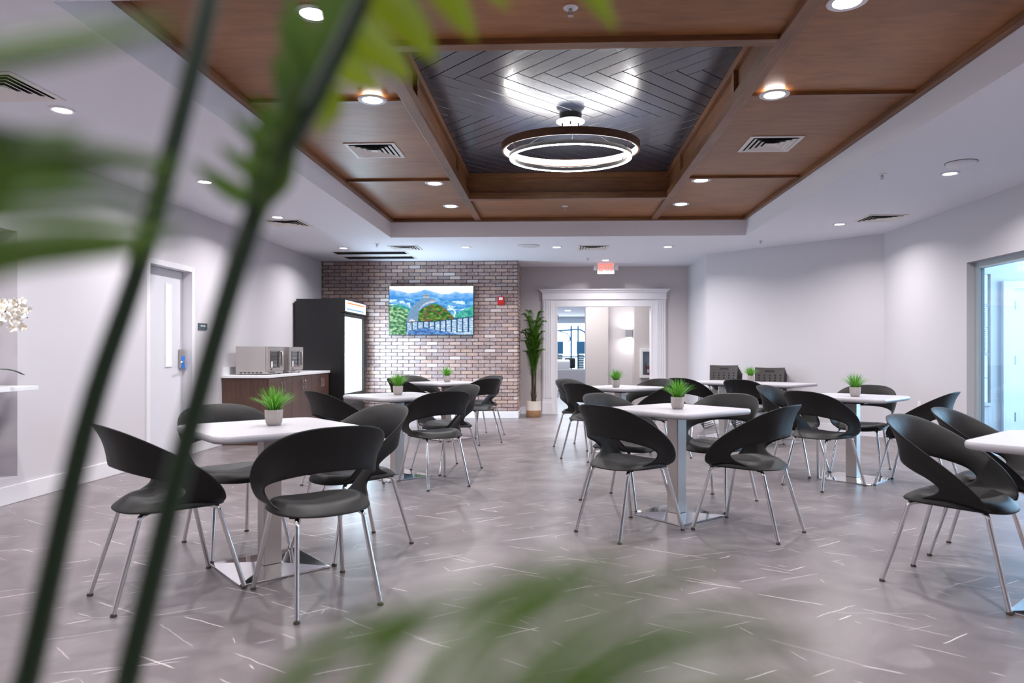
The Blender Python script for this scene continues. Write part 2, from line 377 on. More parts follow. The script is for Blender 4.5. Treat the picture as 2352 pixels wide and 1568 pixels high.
struct(MB().box(-4.36, -3.75, 0, 4.6, -3.6, 2.9).build('wall_front', 'wall_paint'))
wb = struct(MB().box(-4.12, 12.112, .12, -.67, 13.16, HC).build('wall_brick', 'mortar'))
# thin bricks: the largest and least hidden ones singly, the rest joined
proto = {}
def brick_mesh(w_, k):
    key = (round(w_, 3), k)
    if key not in proto:
        m = MB(); r = random.Random(k); j = lambda: r.uniform(-.0018, .0018)
        a, b = w_/2, BH/2-.0045; d = .012
        c = .009
        pts = [(-a+c, -b), (a-c, -b+j()), (a, -b+c), (a+j(), b-c), (a-c, b), (-a+c, b+j()), (-a, b-c), (-a+j(), -b+c)]
        n = len(pts); m.v = [(x, 0, z) for x, z in pts]+[(x*.97, -d+j(), z*.90) for x, z in pts]
        m.f = [tuple(range(n, 2*n))]+[(i, (i+1) % n, n+(i+1) % n, n+i) for i in range(n)]
        o = m.build('brick', 'thin_brick'); proto[key] = o.data; bpy.data.objects.remove(o)
    return proto[key]
rest = MB(); singles = 0
def add_rest(me, mx):
    b = len(rest.v); rest.v += [tuple(mx @ v.co) for v in me.vertices]; rest.f += [tuple(b+i for i in p.vertices) for p in me.polygons]
cand = []
for r in range(41):
    k = -30
    while True:
        xl = k*BP-.5*BP*(r % 2)+8-12.10; xr = xl+BP; k += 1
        if xr < -4.11: continue
        if xl > -.66: break
        xa, xb = max(xl, -4.12)+.0045, min(xr, -.668)-.0045
        if xb-xa < .03: continue
        cand.append((r, xa, xb))
for r, xa, xb in cand:
    z = .125+(r+.5)*BH; xc = (xa+xb)/2; me = brick_mesh(xb-xa, random.randrange(6) if xb-xa > .19 else 0)
    visible = xc > -3.1 and 1.0 < z < 2.69 and not (-2.85 < xc < -1.48 and 1.48 < z < 2.27) and xb-xa > .1
    if visible and singles < 300:
        o = bpy.data.objects.new('brick', me); COL.objects.link(o); o.parent = wb; o.location = (xc, 12.1125, z); singles += 1
    else: add_rest(me, Matrix.Translation((xc, 12.1125, z)))
for r in range(41):
    k = 0
    while True:
        yl = k*BP-.5*BP*(r % 2)+8+.658; yr = yl+BP; k += 1
        if yr < 12.12: continue
        if yl > 12.99: break
        ya, yb = max(yl, 12.11)+.0045, min(yr, 13.0)-.0045
        if yb-ya < .03: continue
        add_rest(brick_mesh(yb-ya, 0), Matrix.Translation((-.6705, (ya+yb)/2, .125+(r+.5)*BH)) @ Matrix.Rotation(radians(90), 4, 'Z'))
o = rest.build('bricks', 'thin_brick', wb); o['kind'] = 'stuff'

# baseboards
def base(name, boxes):
    m = MB()
    for b in boxes: m.box(*b)
    return struct(m.build(name, 'white_trim', bevel=.006))
base('baseboard_left', [(-4.12, -3.5, 0, -4.104, 6.84, .14), (-4.12, 7.78, 0, -4.104, 8.42, .14)])
base('baseboard_brick', [(-3.29, 12.085, 0, -.652, 12.112, .122), (-.667, 12.112, 0, -.652, 13.0, .122)])
base('baseboard_exit', [(-.65, 12.984, 0, -.262, 13.0, .13), (2.045, 12.984, 0, 2.45, 13.0, .13)])
base('baseboard_right', [(4.404, 7.76, 0, 4.42, 9.56, .13), (4.404, -3.5, 0, 4.42, 4.44, .13)])
dv = Vector((4.42-2.45, 9.565-11.47, 0)).normalized(); nv = Vector((-dv.y, dv.x, 0))*-1
m = MB(); cc = Vector(((4.42+2.45)/2, (9.565+11.47)/2, .065)); m.obox(cc+nv*.008, dv*1.36, nv*.008, (0, 0, .065)); struct(m.build('baseboard_corner', 'white_trim'))
base('baseboard_alcove', [(2.434, 11.48, 0, 2.45, 13.0, .13)])

# ceiling with the raised tray
TX0, TX1, TY0, TY1 = -2.30, 2.59, 3.10, 9.63
c = MB(); c.box(-4.36, -3.75, HC, 4.6, TY0, 2.9).box(-4.36, TY1, HC, 4.6, 13.16, 2.9).box(-4.36, TY0, HC, TX0, TY1, 2.9).box(TX1, TY0, HC, 4.6, TY1, 2.9)
c.box(TX0-.1, TY0-.1, 2.9, TX1+.1, TY0, 3.4).box(TX0-.1, TY1, 2.9, TX1+.1, TY1+.1, 3.4).box(TX0-.1, TY0, 2.9, TX0, TY1, 3.4).box(TX1, TY0, 2.9, TX1+.1, TY1, 3.4)
ceil = struct(c.build('ceiling', 'ceiling_paint'))
OX0, OX1, OY0, OY1 = -1.03, 1.30, 4.20, 8.25
struct(MB().box(TX0-.1, TY0-.1, 3.40, TX1+.1, TY1+.1, 3.46).build('ceiling_void_lid', 'plank_void'))
def part(name, m, mt, par, **k): return m.build(name, mt, par, **k)
CY = [5.055, 7.42]
ys = [TY0, 2.65, CY[0], CY[1], TY1]; ys = [TY0, CY[0], CY[1], TY1]
for xa, xb in ((TX0, OX0-.09), (OX1+.09, TX1)):
    for a, b in zip(ys[:-1], ys[1:]):
        part('wood_panel', MB().box(xa+.002, a+.002, HW, xb-.002, b-.002, HW+.02), 'ceiling_wood_x', ceil)
part('wood_panel', MB().box(OX0, TY0, HW, OX1, OY0-.09, HW+.02), 'ceiling_wood_x', ceil)
part('wood_panel', MB().box(OX0, OY1+.09, HW, OX1, TY1, HW+.02), 'ceiling_wood_x', ceil)
for xa in (OX0-.09, OX1): part('wood_batten', MB().box(xa, TY0, HW-.035, xa+.09, TY1, HW+.045), 'trim_wood_y', ceil, bevel=.003)
for ya in (OY0-.09, OY1): part('wood_batten', MB().box(OX0, ya, HW-.035, OX1, ya+.09, HW+.045), 'trim_wood_x', ceil, bevel=.003)
for xa, xb in ((TX0+.05, OX0-.09), (OX1+.09, TX1-.05)):
    for y in CY: part('wood_batten', MB().box(xa, y-.022, HW-.025, xb, y+.022, HW), 'trim_wood_x', ceil, bevel=.002)
part('edge_trim', MB().box(TX0, TY0, HW-.045, TX0+.05, TY1, HW), 'trim_wood_y', ceil, bevel=.003)
part('edge_trim', MB().box(TX1-.05, TY0, HW-.045, TX1, TY1, HW), 'trim_wood_y', ceil, bevel=.003)
part('edge_trim', MB().box(TX0+.05, TY1-.05, HW-.045, TX1-.05, TY1, HW), 'trim_wood_x', ceil, bevel=.003)
part('edge_trim', MB().box(TX0+.05, TY0, HW-.045, TX1-.05, TY0+.05, HW), 'trim_wood_x', ceil, bevel=.003)
# inner sides of the tray: recessed boards, top trim, stiles
B = .035
part('tray_side', MB().box(OX0-B-.02, OY0-B, HW, OX0-B, OY1+B, HP+.02), 'trim_wood_y', ceil)
part('tray_side', MB().box(OX1+B, OY0-B, HW, OX1+B+.02, OY1+B, HP+.02), 'trim_wood_y', ceil)
part('tray_side', MB().box(OX0-B, OY0-B-.02, HW, OX1+B, OY0-B, HP+.02), 'trim_wood_x', ceil)
part('tray_side', MB().box(OX0-B, OY1+B, HW, OX1+B, OY1+B+.02, HP+.02), 'trim_wood_x', ceil)
part('top_trim', MB().box(OX0-B, OY0, HP-.06, OX0, OY1, HP-.001), 'trim_wood_y', ceil, bevel=.002)
part('top_trim', MB().box(OX1, OY0, HP-.06, OX1+B, OY1, HP-.001), 'trim_wood_y', ceil, bevel=.002)
part('top_trim', MB().box(OX0-B, OY0-B, HP-.06, OX1+B, OY0, HP-.001), 'trim_wood_x', ceil, bevel=.002)
part('top_trim', MB().box(OX0-B, OY1, HP-.06, OX1+B, OY1+B, HP-.001), 'trim_wood_x', ceil, bevel=.002)
for y in (5.2, 7.4):
    part('tray_stile', MB().box(OX0-B, y-.03, HW+.02, OX0-.004, y+.03, HP-.06), 'trim_wood_y', ceil)
    part('tray_stile', MB().box(OX1+.004, y-.03, HW+.02, OX1+B, y+.03, HP-.06), 'trim_wood_y', ceil)
# herringbone planks
PL_, PW = 1.329, .1418
def plank_mesh(ang):
    m = MB(); a, b, g_ = PL_/2-.0022, PW/2-.0022, .005
    m.v = [(-a, -b, g_), (a, -b, g_), (a, b, g_), (-a, b, g_), (-a+.003, -b+.003, 0), (a-.003, -b+.003, 0), (a-.003, b-.003, 0), (-a+.003, b-.003, 0), (-a, -b, .014), (a, -b, .014), (a, b, .014), (-a, b, .014)]
    m.f = [(4, 5, 6, 7)]+[(i, (i+1) % 4, 4+(i+1) % 4, 4+i) for i in range(4)]+[(8+i, 8+(i+1) % 4, (i+1) % 4, i) for i in range(4)]+[(11, 10, 9, 8)]
    o = m.build('ceiling_plank', 'ceiling_plank'); me = o.data; bpy.data.objects.remove(o); return me
pm = plank_mesh(0)
cx0, cy0 = -.86+.5*.1, 5.36+.47
for row in range(-2, 4):
    up = row % 2 == 0
    for i in range(-10, 22):
        cx = cx0-.47+.0+i*PW*sqrt(2)+(0 if up else PW/sqrt(2)); cy = cy0+row*PL_/sqrt(2)
        if cx < OX0-.5 or cx > OX1+.5 or cy < OY0-.45 or cy > OY1+.45: continue
        o = bpy.data.objects.new('ceiling_plank', pm); COL.objects.link(o); o.parent = ceil
        o.location = (cx, cy, HP+random.uniform(0, .0012)); o.rotation_euler = (random.uniform(-.002, .002), 0, radians(45 if up else -45))

# ---------------------------------------------------------------- doors and openings
# door_1: white door with a slit window in the left wall
d1 = struct(MB().box(-4.36, 6.845, 0, -4.105, 6.905, 2.105).box(-4.36, 7.715, 0, -4.105, 7.775, 2.105).box(-4.36, 6.905, 2.05, -4.105, 7.715, 2.105).build('door_1', 'white_trim', bevel=.004))
m = MB(); x0, x1 = -4.26, -4.215
m.box(x0, 6.91, .01, x1, 7.37, 2.045).box(x0, 7.47, .01, x1, 7.71, 2.045).box(x0, 7.37, .01, x1, 7.47, 1.0).box(x0, 7.37, 1.88, x1, 7.47, 2.045)
part('door_leaf', m, 'white_door', d1)
part('window_bead', MB().box(x1, 7.355, .985, x1+.008, 7.375, 1.895).box(x1, 7.465, .985, x1+.008, 7.485, 1.895).box(x1, 7.375, .985, x1+.008, 7.465, 1.0).box(x1, 7.375, 1.88, x1+.008, 7.465, 1.895), 'white_trim', d1)
part('window_pane', MB().box(-4.241, 7.37, 1.0, -4.235, 7.47, 1.88), 'window_glow', d1)
lk = part('door_lock', MB().box(x1, 7.625, .965, x1+.035, 7.69, 1.18), 'steel_matte', d1, bevel=.008)
part('door_handle', MB().tube([(x1+.03, 7.66, 1.04), (x1+.075, 7.66, 1.04), (x1+.078, 7.55, 1.04)], .009), 'chrome', lk, smooth=True)
part('protective_film', MB().box(x1+.034, 7.628, .962, x1+.038, 7.688, 1.10), 'blue_film', lk)
# door_2: cased opening with fluted pilasters, frieze and cornice
d2 = struct(MB().box(0, 12.97, 0, .03, 13.16, 2.03).box(1.755, 12.97, 0, 1.785, 13.16, 2.03).box(.03, 12.97, 2.0, 1.755, 13.16, 2.03).build('door_2', 'white_trim'))
for xa, xb in ((-.25, -.06), (1.845, 2.035)):
    m = MB().box(xa, 12.965, .22, xb, 13.0, 2.13).box(xa-.006, 12.955, 0, xb+.006, 13.0, .22)
    p = part('pilaster', m, 'white_trim', d2, bevel=.003)
    for i in range(5):
        x = xa+.03+i*(xb-xa-.06)/4
        part('flute_rib', MB().box(x-.010, 12.955, .30, x+.010, 12.966, 2.09), 'white_trim', p, bevel=.004)
part('inner_casing', MB().box(-.06, 12.975, 0, 0.0, 13.0, 2.03).box(1.785, 12.975, 0, 1.845, 13.0, 2.03).box(-.06, 12.975, 2.03, 1.845, 13.0, 2.13), 'white_trim', d2, bevel=.002)
part('frieze', MB().box(-.255, 12.95, 2.13, 2.04, 13.0, 2.255), 'white_trim', d2, bevel=.003)
m = MB(); pr = [(0, 2.255), (.012, 2.255), (.018, 2.272), (.045, 2.30), (.06, 2.305), (.06, 2.32), (0, 2.32)]
for x in (-.255, 2.04):
    pass
b0 = len(m.v)
for t, z in pr: m.v.append((-.255-t, 12.95-t, z))
for t, z in pr: m.v.append((2.04+t, 12.95-t, z))
n_ = len(pr)
for i in range(n_-1): m.f.append((i, i+1, n_+i+1, n_+i))
for t, z in pr: m.v.append((-.255-t, 13.0, z))
for t, z in pr: m.v.append((2.04+t, 13.0, z))
for i in range(n_-1): m.f.append((i, i+1, 2*n_+i+1, 2*n_+i)); m.f.append((n_+i, n_+i+1, 3*n_+i+1, 3*n_+i))
m.f.append((n_-1, 2*n_-1, 4*n_-1, 3*n_-1))
part('cornice', m, 'white_trim', d2)
for z in (.35, 1.07, 1.80): part('hinge', MB().box(.03, 13.02, z-.05, .036, 13.06, z+.05).tube([(.040, 13.015, z-.05), (.040, 13.015, z+.05)], .006), 'hinge_metal', d2)
# window_1: floor-length glass wall to the entrance vestibule
wf = struct(MB().box(4.50, 7.60, .0, 4.56, 7.68, 2.11).box(4.50, 4.5, 2.04, 4.56, 7.60, 2.11).box(4.50, 4.5, 0, 4.56, 7.60, .09).box(4.50, 4.5, .09, 4.56, 4.56, 2.04).box(4.50, 6.0, .09, 4.56, 6.05, 2.04).build('window_1', 'frame_aluminium'))
part('glass_pane', MB().box(4.527, 6.05, .09, 4.533, 7.60, 2.04), 'pane_glass', wf)
part('glass_pane', MB().box(4.527, 4.56, .09, 4.533, 6.0, 2.04), 'pane_glass', wf)
# vestibule beyond
w = MB(); w.box(4.6, 9.6, 0, 5.30, 9.65, 2.9).box(5.30, 9.6, 0, 5.84, 9.65, .47).box(5.30, 9.6, 2.2, 5.84, 9.65, 2.9).box(5.84, 9.6, 0, 6.05, 9.65, 2.9).box(6.05, 9.6, 2.02, 7.0, 9.75, 2.9).box(7.0, 9.6, 0, 8.2, 9.75, 2.9)
struct(w.build('wall_vestibule', 'vest_paint'))
struct(MB().box(4.6, 3.9, HC, 8.2, 9.75, 2.9).build('ceiling_vestibule', 'ceiling_paint'))
struct(MB().box(8.2, 3.8, 0, 8.35, 6.5, 2.9).build('wall_added_light_block', 'vest_paint'))  # unseen wall added to keep blue daylight reflections off the near table column
struct(MB().box(4.6, 3.8, 0, 8.2, 3.9, 2.9).build('wall_vestibule_front', 'vest_paint'))
w2 = struct(MB().box(5.30, 9.57, .43, 5.84, 9.62, .47).box(5.30, 9.62, .47, 5.33, 9.645, 2.2).box(5.828, 9.62, .47, 5.84, 9.645, 2.2).box(5.33, 9.62, 1.76, 5.828, 9.645, 1.80).box(5.33, 9.62, 1.10, 5.828, 9.645, 1.14).build('window_2', 'vest_paint'))
for z in (1.48, .80): part('muntin', MB().box(5.33, 9.625, z-.007, 5.828, 9.64, z+.007), 'frame_aluminium', w2)
part('muntin', MB().box(5.70, 9.625, .47, 5.712, 9.64, 1.76), 'frame_aluminium', w2)
for i in range(24): part('blind_slat', MB().obox((5.765, 9.66, 1.74-i*.026), (.045, 0, 0), (0, .008, .005), (0, 0, .0012)), 'slat_white', w2)
part('window_pane', MB().box(5.33, 9.630, .47, 5.828, 9.634, 2.2), 'pane_glass', w2)
d3 = struct(MB().box(5.98, 9.55, 0, 6.12, 9.6, 2.0).box(7.0, 9.55, 0, 7.1, 9.6, 2.08).box(5.98, 9.55, 2.0, 7.1, 9.6, 2.1).build('door_3', 'white_trim'))
part('door_leaf', MB().box(6.13, 9.6, .01, 6.99, 9.645, 2.0), 'white_door', d3)
for z in (.28, 1.04, 1.78): part('hinge', MB().box(6.135, 9.585, z-.06, 6.16, 9.6, z+.06), 'hinge_metal', d3)
# hall and gym beyond the cased opening
def hb(name, b, mt): return struct(MB().box(*b).build(name, mt))
hb('wall_hall', (.655, 15.4, 0, 1.15, 15.9, 2.9), 'wall_greige')
hb('wall_hall_middle', (1.15, 15.6, 0, 1.75, 15.9, 2.9), 'wall_paint')
hb('wall_hall_right', (1.70, 15.2, 0, 4.5, 15.6, 2.9), 'wall_greige')
hb('wall_gym_left', (-3.2, 13.16, 0, -3.0, 31.2, 2.9), 'gym_wall')
hb('wall_gym_right', (4.5, 13.16, 0, 4.7, 31.2, 2.9), 'gym_wall')
struct(MB().box(-3.0, 31, 2.45, 4.5, 31.2, 2.9).box(-3.0, 31, 0, 4.5, 31.2, .1).build('wall_gym_back', 'gym_wall'))
w3 = struct(MB().box(-3.0, 31.05, .1, 4.5, 31.08, 2.45).build('window_3', 'window_glow'))
for x in (-1.6, -.15, 1.3, 2.75): part('mullion', MB().box(x-.03, 31.0, .1, x+.03, 31.06, 2.45), 'white_trim', w3)
hb('ceiling_hall', (-3.2, 13.16, HC, 4.7, 31.2, 2.9), 'ceiling_paint')
struct(MB().box(-3.0, 17.0, 2.56, 4.5, 17.3, HC).build('trim_1', 'dark_metal'))

# ================================================================ CEILING FITTINGS
def downlight(x, y, z, label, trim=True, first=None, grp=None):
    t = thing('recessed_light', label, 'light', (x, y, z), 0, grp)
    R = .104 if trim else .080
    m = MB(); m.lathe([(R, 0), (R, -.005), (R-.012, -.010), (R*.70, -.006), (R*.68, .0)], 32, capb=False, capt=False)
    m.build('trim_ring', 'white_trim', t, smooth=True)
    MB().lathe([(.001, -.0045), (R*.70, -.0045)], 32, capb=False, capt=False).build('lens', 'lamp_lens', t)
    l = area('lamp_glow', (x, y, z-.018), (0, 0, 0), .12, .12, DOWN_W, LAMP, 'DISK', 150)
    return t
WL = [(-1.33, 3.77, 'recessed light in the wood ceiling seen between palm leaves at the top'), (-1.33, 5.0, 'recessed light touching the left cross batten beside the herringbone tray'),
      (-1.33, 7.59, 'recessed light at the far left cross batten, beyond the left air vent'), (-1.33, 8.78, 'recessed light at the far left corner panel of the wood ceiling'),
      (1.56, 8.77, 'recessed light at the far right corner panel of the wood ceiling'), (1.56, 7.57, 'recessed light at the far right cross batten, beyond the right air vent'),
      (1.55, 5.01, 'recessed light touching the right cross batten, in front of the right air vent'), (1.54, 3.75, 'largest recessed light, cut by the top edge in the right wood ceiling panel')]
for x, y, l in WL:
    downlight(x, y, HW-.026 if abs(y-5) < .1 else HW, l)
CL = [(-3.26, 4.48, 'recessed light beside the large vent at the left edge'), (-3.29, 6.41, 'recessed light in the white ceiling seen between the two palm stems'), (-3.29, 8.11, 'recessed light in front of the vent over the microwave counter'),
      (-3.25, 10.54, 'recessed light in the back ceiling above the black drinks cooler'), (-1.37, 10.53, 'recessed light in the back ceiling above the television'), (.01, 10.57, 'recessed light in the back ceiling right of the round ceiling plate'),
      (1.69, 10.6, 'recessed light in the back ceiling right of the exit sign'), (3.53, 8.82, 'recessed light in the right ceiling next to the flat vent'), (3.52, 6.37, 'recessed light in the right ceiling under the round access point'),
      (.86, 12.1, 'recessed light with a red tint just above the exit sign')]
for x, y, l in CL: downlight(x, y, HC, l, False)
for x, y in ((3.53, 4.45), (-3.29, 2.4), (3.53, 2.4), (-1.4, 1.8), (1.6, 1.8), (-1.4, -.4), (1.6, -.4), (-3.3, -.4), (3.5, -.4)):  # unseen ceiling lamps added as fill light for the room
    downlight(x, y, HC, 'added fill light in the white ceiling outside the view', False, grp='added fill lights outside the view')

def square_vent(x, y, z, label):
    t = thing('air_vent', label, 'vent', (x, y, z)); h = .23
    def ring(a, b, z0, z1):
        m = MB(); m.v = [(s*a*sx, s*a*sy, zz) for s, zz, a in ((1, z0, a), (1, z1, b)) for sx, sy in ((-1, -1), (1, -1), (1, 1), (-1, 1))]
        m.f = [(i, (i+1) % 4, 4+(i+1) % 4, 4+i) for i in range(4)]; return m
    fr_ = MB()
    for (x0, y0, x1, y1) in ((-h, -h, h, -h+.035), (-h, h-.035, h, h), (-h, -h+.035, -h+.035, h-.035), (h-.035, -h+.035, h, h-.035)): fr_.box(x0, y0, -.008, x1, y1, 0)
    fr_.build('frame', 'vent_white', t, bevel=.002)
    for k in range(4):
        a = h-.045-k*.042; me = ring(a, a-.030, -.014, -.004)
        b_ = ring(a-.003, a-.033, -.012, -.002); me.f += [tuple(len(me.v)+i for i in f) for f in b_.f]; me.v += b_.v
        me.build('louvre', 'vent_white', t)
    MB().box(-.03, -.03, -.010, .03, .03, -.006).build('centre_plate', 'vent_white', t)
    MB().box(-h+.02, -h+.02, -.0008, h-.02, h-.02, -.0004).build('backing', 'vent_dark', t)
square_vent(-1.66, 6.34, HW, 'square air vent in the left wood ceiling panel')
square_vent(1.905, 6.28, HW, 'square air vent in the right wood ceiling panel')
square_vent(-3.34, 4.08, HC, 'large square air vent in the white ceiling at the left edge')
square_vent(-3.31, 8.49, HC, 'square air vent in the white ceiling over the microwave counter')
square_vent(3.86, 8.46, HC, 'square air vent in the right white ceiling above the plain wall')
square_vent(-2.3, 10.56, HC, 'square air vent in the back ceiling in front of the two slot vents')
square_vent(.56, 10.65, HC, 'square air vent in the back ceiling before the exit sign')
def slot_vent(x, y, label):
    t = thing('slot_vent', label, 'vent', (x, y, HC)); m = MB(); a, b = .60, .16
    for (x0, y0, x1, y1) in ((-a, -b, a, -b+.03), (-a, b-.03, a, b), (-a, -b+.03, -a+.03, b-.03), (a-.03, -b+.03, a, b-.03)): m.box(x0, y0, -.008, x1, y1, 0)
    m.build('frame', 'vent_white', t, bevel=.002)
    for i in range(6): MB().obox((0, -.11+i*.044, -.006), (a-.03, 0, 0), (0, .010, .006), (0, 0, .0012)).build('slat', 'grey_metal', t)
    MB().box(-a+.02, -b+.02, -.0008, a-.02, b-.02, -.0004).build('backing', 'vent_dark', t)
slot_vent(-2.97, 11.06, 'long slot vent in the back ceiling, nearer of the two before the brick wall')
slot_vent(-2.96, 11.60, 'long slot vent in the back ceiling, the one next to the brick wall')
def sprinkler(x, y, z, label):
    t = thing('sprinkler', label, 'sprinkler', (x, y, z))
    MB().lathe([(.040, 0), (.040, -.004), (.030, -.008)], 20).build('escutcheon', 'white_trim', t, smooth=True)
    MB().lathe([(.010, -.006), (.010, -.02), (.005, -.026), (.005, -.034)], 12).build('body', 'sprinkler_metal', t)
    MB().tube([(-.010, 0, -.018), (-.014, 0, -.03), (-.004, 0, -.044)], .002, 6).tube([(.010, 0, -.018), (.014, 0, -.03), (.004, 0, -.044)], .002, 6).build('yoke', 'sprinkler_metal', t)
    MB().lathe([(.017, -.044), (.017, -.046)], 14).build('deflector', 'sprinkler_metal', t)
for x, y, z, l in ((.079, 3.76, HW, 'sprinkler head in the front wood ceiling panel at the top of the picture'), (.115, 8.85, HW, 'sprinkler head in the far wood ceiling strip beyond the tray'), (-2.64, 10.18, HC, 'sprinkler head in the back ceiling near the vents over the cooler'),
                   (.537, 11.81, HC, 'sprinkler head in the ceiling left of the exit sign'), (2.92, 10.07, HC, 'sprinkler head in the white ceiling at the far right corner of the tray'), (2.93, 6.38, HC, 'sprinkler head in the right white ceiling left of the access point')): sprinkler(x, y, z, l)
t = thing('access_point', 'round white access point on the right ceiling beside the recessed light', 'access point', (3.42, 6.02, HC))
MB().lathe([(.118, 0), (.118, -.006), (.110, -.02), (.06, -.034), (.001, -.036)], 36, capt=False).build('dome', 'white_trim', t, smooth=True)
MB().lathe([(.123, 0), (.123, -.004)], 36).build('back_plate', 'grey_metal', t)
t = thing('ceiling_plate', 'round white cover plate on the back ceiling left of the middle light', 'speaker', (-.41, 10.43, HC))
MB().lathe([(.16, 0), (.16, -.006), (.15, -.010), (.001, -.010)], 36, capt=False).build('cover', 'white_trim', t, smooth=True)
MB().lathe([(.165, 0), (.165, -.003)], 36).build('rim', 'grey_metal', t)

# chandelier: wood hoop around a lower LED hoop
t = thing('ring_chandelier', 'round wood and LED hoop chandelier hanging in the herringbone tray', 'chandelier', (.13, 6.25, HP)); t['category'] = 'chandelier'
MB().lathe([(.10, 0), (.10, -.062)], 40).build('canopy_box', 'tv_black', t, smooth=True)
MB().lathe([(.128, -.062), (.128, -.070)], 40).build('canopy_plate', 'white_trim', t, smooth=True)
import mathutils
tilt = Matrix.Rotation(radians(3.0), 4, 'X')
def hoop(R0, R1, z0, z1):
    m = MB(); n = 96
    for r, z in ((R1, z0), (R1, z1), (R0, z1), (R0, z0)):
        for k in range(n): a = 2*pi*k/n; m.v.append(tuple(tilt @ Vector((r*cos(a), r*sin(a), z))))
    for i in range(4):
        j = (i+1) % 4
        for k in range(n): k2 = (k+1) % n; m.f.append((i*n+k, i*n+k2, j*n+k2, j*n+k))
    return m
ZW, ZL = -.300, -.385
hoop(.600, .618, ZW-.032, ZW+.032).build('wood_hoop', 'ring_wood', t, smooth=True)
hoop(.590, .599, ZW-.026, ZW+.026).build('inner_light_band', 'led_warm', t, smooth=True)
hoop(.522, .552, ZL-.004, ZL+.028).build('lower_hoop', 'dark_metal', t, smooth=True)
hoop(.531, .546, ZL-.012, ZL-.0045).build('lower_light_strip', 'led_strip', t, smooth=True)
hoop(.528, .546, ZL+.0285, ZL+.0295).build('upper_light_strip', 'led_strip', t, smooth=True)
for k, (cxx, a) in enumerate(((-.072, 150), (.072, 30), (0.0, 270))):
    a = radians(a); top = Vector((cxx, -.03 if k == 2 else .03, -.07)); end = tilt @ Vector((.607*cos(a), .607*sin(a), ZW+.03))
    MB().tube([tuple(top), tuple(end)], .0014, 6).build('cable', 'grey_metal', t)
    MB().tube([tuple(top), (top.x, top.y, -.098)], .006, 10).build('cable_grip', 'tv_black', t)
for a in (30, 90, 150, 210, 270, 330):
    a = radians(a); p0 = tilt @ Vector((.595*cos(a), .595*sin(a), ZW)); p1 = tilt @ Vector((.545*cos(a), .545*sin(a), ZL+.02))
    MB().tube([tuple(p0), tuple(p1)], .005, 6).build('hoop_bracket', 'dark_metal', t)
for k in range(8):
    a = 2*pi*k/8
# exit sign hung under the ceiling with two emergency heads
t = thing('exit_sign', 'lit exit sign with red letters and two lamp heads above the doorway', 'sign', (.89, 12.5, 0))
MB().box(-.152, -.022, 2.55, .152, .022, 2.745).build('housing', 'exit_white', t, bevel=.006)
def text(body, size, mt, parent, loc, rot, ext=.002, align='CENTER', sx=1.0, name='lettering'):
    cu = bpy.data.curves.new(name, 'FONT'); cu.body = body; cu.size = size; cu.extrude = ext; cu.align_x = align; cu.align_y = 'CENTER'; cu.resolution_u = 2; cu.offset = .003*size/.1
    o = bpy.data.objects.new(name, cu); COL.objects.link(o); dg = bpy.context.evaluated_depsgraph_get(); dg.update()
    me = bpy.data.meshes.new_from_object(o.evaluated_get(dg)); bpy.data.objects.remove(o); me.name = name; me.materials.clear(); me.materials.append(MATS[mt])
    o = bpy.data.objects.new(name, me); COL.objects.link(o); o.parent = parent; o.location = loc; o.rotation_euler = rot; o.scale = (sx, 1, 1); return o
text('EXIT', .175, 'exit_red', t, (0, -.0245, 2.652), (pi/2, 0, 0), sx=.72)
for s in (-1, 1):
    MB().tube([(s*.15, 0, 2.655), (s*.17, 0, 2.655)], .012).build('arm', 'white_trim', t)
    h = MB().box(s*.165-(.055 if s < 0 else 0), -.045, 2.615, s*.165+(.055 if s > 0 else 0), .02, 2.70).build('lamp_head', 'white_trim', t, bevel=.012)
    MB().box(s*.193-.022, -.047, 2.625, s*.193+.022, -.0455, 2.69).build('lamp_lens', 'vent_white', h)

# ================================================================ WALL FITTINGS
# television with a landscape picture: ridges, a walled path and a stone parapet
tv = thing('television', 'flat screen television on the brick wall showing a hillside wall under blue mountains', 'television', (-2.165, 12.04, 1.876))
MB().box(-.745, -.012, -.435, .745, .028, .435).build('frame', 'tv_black', tv, bevel=.004)
MB().box(-.25, .028, -.25, .25, .075, .2).build('wall_mount', 'dark_metal', tv)
m = bpy.data.materials.new('screen_picture'); m.use_nodes = True; n = m.node_tree.nodes; p = n['Principled BSDF']
va = n.new('ShaderNodeVertexColor'); va.layer_name = 'Col'; p.inputs['Base Color'].default_value = (0, 0, 0, 1); p.inputs['Roughness'].default_value = .2
m.node_tree.links.new(va.outputs[0], p.inputs['Emission Color']); p.inputs['Emission Strength'].default_value = 0.98; MATS['screen_picture'] = m
from mathutils import noise as NZ
def fbm(x, y, s, o=4): return NZ.fractal(Vector((x*s, y*s, 3.1)), 1.0, 2.0, o)
def mixc(a, b, t): t = max(0, min(1, t)); return tuple(a[i]*(1-t)+b[i]*t for i in range(3))
def ridge(u, pts, rough):
    for (a, b), (c_, d) in zip(pts[:-1], pts[1:]):
        if a <= u <= c_: return b+(d-b)*(u-a)/(c_-a)+.018*fbm(u, .3, 9)*rough
    return pts[-1][1]
